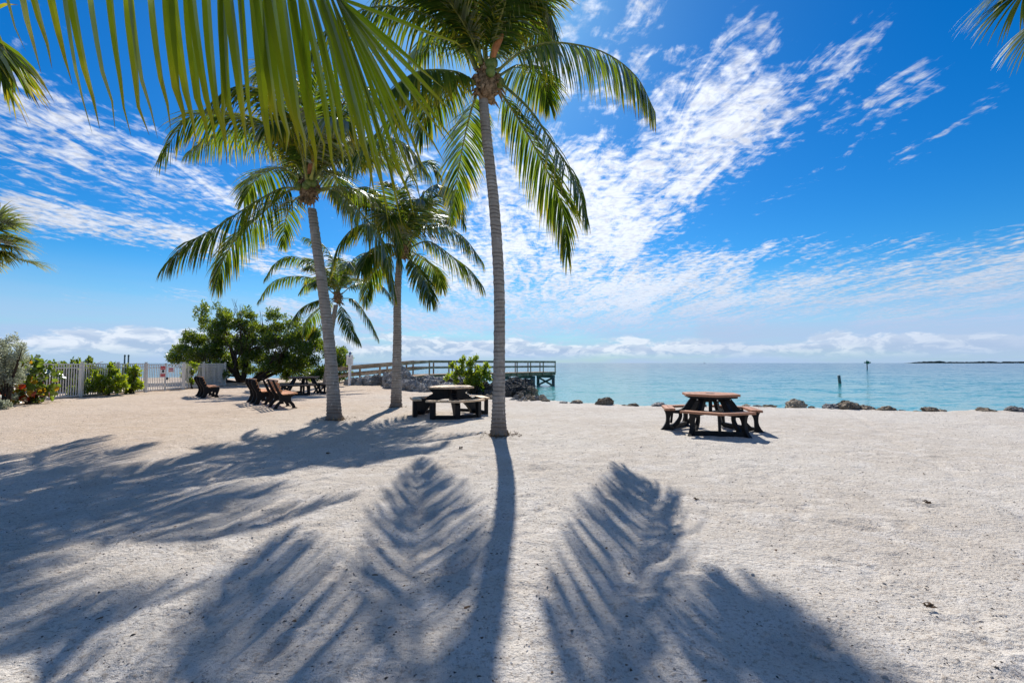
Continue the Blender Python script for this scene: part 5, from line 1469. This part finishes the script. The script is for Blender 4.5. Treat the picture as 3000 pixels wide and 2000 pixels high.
# ------------------------------------------------------------------ small stones and litter on the sand
rgp = np.random.default_rng(21)
def scatter(name, n, xr, yr, smin, smax, mat, seed, power=1.0, flat=0.55, clump=True):
    r = np.random.default_rng(seed)
    base = np.array([(1, 0, -.3), (-.3, .9, -.2), (-.6, -.8, -.3), (0.1, 0.1, .9), (.5, .6, .3), (-.7, 0, .4)])
    tri = np.array([(0, 4, 3), (4, 1, 3), (1, 5, 3), (5, 2, 3), (2, 0, 3), (0, 1, 4), (1, 2, 5), (0, 2, 1)])
    y = yr[0] + (yr[1] - yr[0]) * r.random(n * 3) ** power
    x = r.uniform(-1, 1, n * 3) * np.minimum(xr, y * 1.25 + 0.6)
    keep = np.ones(n * 3, bool)
    if clump: keep = vnoise(x * 1.1 + 30, y * 1.1, 12) * 0.6 + vnoise(x * 4, y * 4, 13) * 0.4 > r.random(n * 3) * 0.7 + 0.12
    keep &= y < shore_y(x) - 0.25
    x, y = x[keep][:n], y[keep][:n]; m = len(x)
    z = ground_h(x, y)
    s = smin * (smax / smin) ** (r.random(m) ** 2.6)
    a = r.uniform(0, 6.283, m); st = r.uniform(0.55, 1.3, (m, 3)) * np.array([1.15, 0.8, flat])
    B = base[None] * (1 + r.uniform(-0.25, 0.25, (m, 6, 3))) * st[:, None, :] * s[:, None, None]
    Bx = B[..., 0] * np.cos(a)[:, None] - B[..., 1] * np.sin(a)[:, None]; By = B[..., 0] * np.sin(a)[:, None] + B[..., 1] * np.cos(a)[:, None]
    V = np.stack([Bx + x[:, None], By + y[:, None], B[..., 2] + (z + s * 0.12)[:, None]], -1).reshape(-1, 3)
    F = (tri[None] + (np.arange(m) * 6)[:, None, None]).reshape(-1, 3)
    o = link(name, np_mesh(name, V, F), None, mat)
    return tag(o, kind='stuff')
def mat_grit():
    m, N, out = material('grit_stone')
    rnd = N.node('ShaderNodeNewGeometry').outputs['Random Per Island']
    c = N.ramp(rnd, [(0.0, (0.05, 0.045, 0.04)), (0.25, (0.16, 0.14, 0.12)), (0.6, (0.36, 0.32, 0.28)), (1.0, (0.62, 0.57, 0.51))])
    principled(N, out, c, 0.9, 0.2); return m
GRIT = mat_grit()
scatter('pebbles', 52000, 30, (1.6, 14), 0.0022, 0.011, GRIT, 1, 1.0)
scatter('coarse_pebbles', 420, 30, (1.7, 14), 0.006, 0.016, GRIT, 2, 0.9)
scatter('dry_leaf_bits', 2200, 30, (1.8, 15), 0.004, 0.020, DEBRIS, 4, 0.9, flat=0.2)
for (px, py, w, h, lab) in ((2425, 1885, 24, 16, 'white angular stone on the sand low at right'), (2395, 1925, 18, 9, 'flat tan stone on the sand below the white angular stone'),
                             (2590, 1985, 22, 12, 'white stone at the bottom edge right'), (2205, 1685, 12, 9, 'small pale stone right of the palm shadow tip'), (2482, 1808, 14, 9, 'small tan stone left of the dry leaf curl'),
                             (1058, 1860, 0, 0, None), (865, 1850, 0, 0, None)):
    if lab is None: continue
    d = ray(px, py); Yg = -CAM_H / d.z
    me = rock_mesh(300 + px, 2, 0.3); me.materials.append(ROCK_G if 'white' in lab else ROCK_B)
    me.materials[0] = PEBBLE
    o = bpy.data.objects.new('stone', me); COL.objects.link(o)
    w_ = w / FPX * Yg / 2
    o.location = (d.x * Yg, Yg, gz(d.x * Yg, Yg) + w_ * 0.4); o.scale = (w_, w_, w_ * 0.7)
    tag(o, lab, 'stone')
def litter(px, py, size, label, seed):
    rg = random.Random(seed)
    d = ray(px, py); Yg = -CAM_H / d.z
    b = Vector((d.x * Yg, Yg, gz(d.x * Yg, Yg) + 0.01))
    mb = MB()
    for q in range(9):
        a = rg.uniform(0, 6.28); r_ = size * rg.uniform(0.2, 0.6)
        p0 = Vector((rg.uniform(-.3, .3) * size, rg.uniform(-.3, .3) * size, 0.004))
        mb.tube([p0, p0 + Vector((math.cos(a) * r_, math.sin(a) * r_, size * rg.uniform(0.1, 0.4))), p0 + Vector((math.cos(a + .6) * r_ * 1.7, math.sin(a + .6) * r_ * 1.7, 0.003))],
                [size * 0.10, size * 0.13, size * 0.03], 5)
    o = mb.build('dry_leaf_curl', DEBRIS); o.location = b
    tag(o, label, 'dead leaf')
litter(2718, 1778, 0.045, 'curled brown dead leaf on the sand at lower right', 1)
litter(2716, 1478, 0.05, 'small dark dry leaf on the open sand at right', 2)
litter(1348, 1316, 0.06, 'brown scrap of leaf on the sand left of the tallest palm foot', 3)
litter(2040, 1467, 0.035, 'dark scrap on the sand between the palm shadow and the table', 4)
litter(960, 1328, 0.05, 'dry leaf scrap in the shade of the palms', 5)

# dry bits gathered round the feet of the palms and under the shrubs
for j, (c, r_, n_) in enumerate(((b1, 0.5, 150), (b2, 0.5, 110), (b3, 0.5, 80), (gb, 1.1, 160), (bt, 2.2, 200))):
    rg = random.Random(1200 + j); mb = MB()
    for q in range(n_):
        a = rg.uniform(0, 6.283); d_ = r_ * (0.35 + 0.65 * rg.random() ** 1.5)
        x_, y_ = c.x + math.cos(a) * d_, c.y + math.sin(a) * d_
        t_ = rg.uniform(0, 3.14); l_ = rg.uniform(0.015, 0.055)
        p0 = Vector((x_, y_, gz(x_, y_) + 0.022))
        mb.beam(p0, p0 + Vector((math.cos(t_) * l_, math.sin(t_) * l_, rg.uniform(-0.004, 0.012))), 0.010, 0.004)
    tag(mb.build('leaf_litter', DEBRIS), kind='stuff')
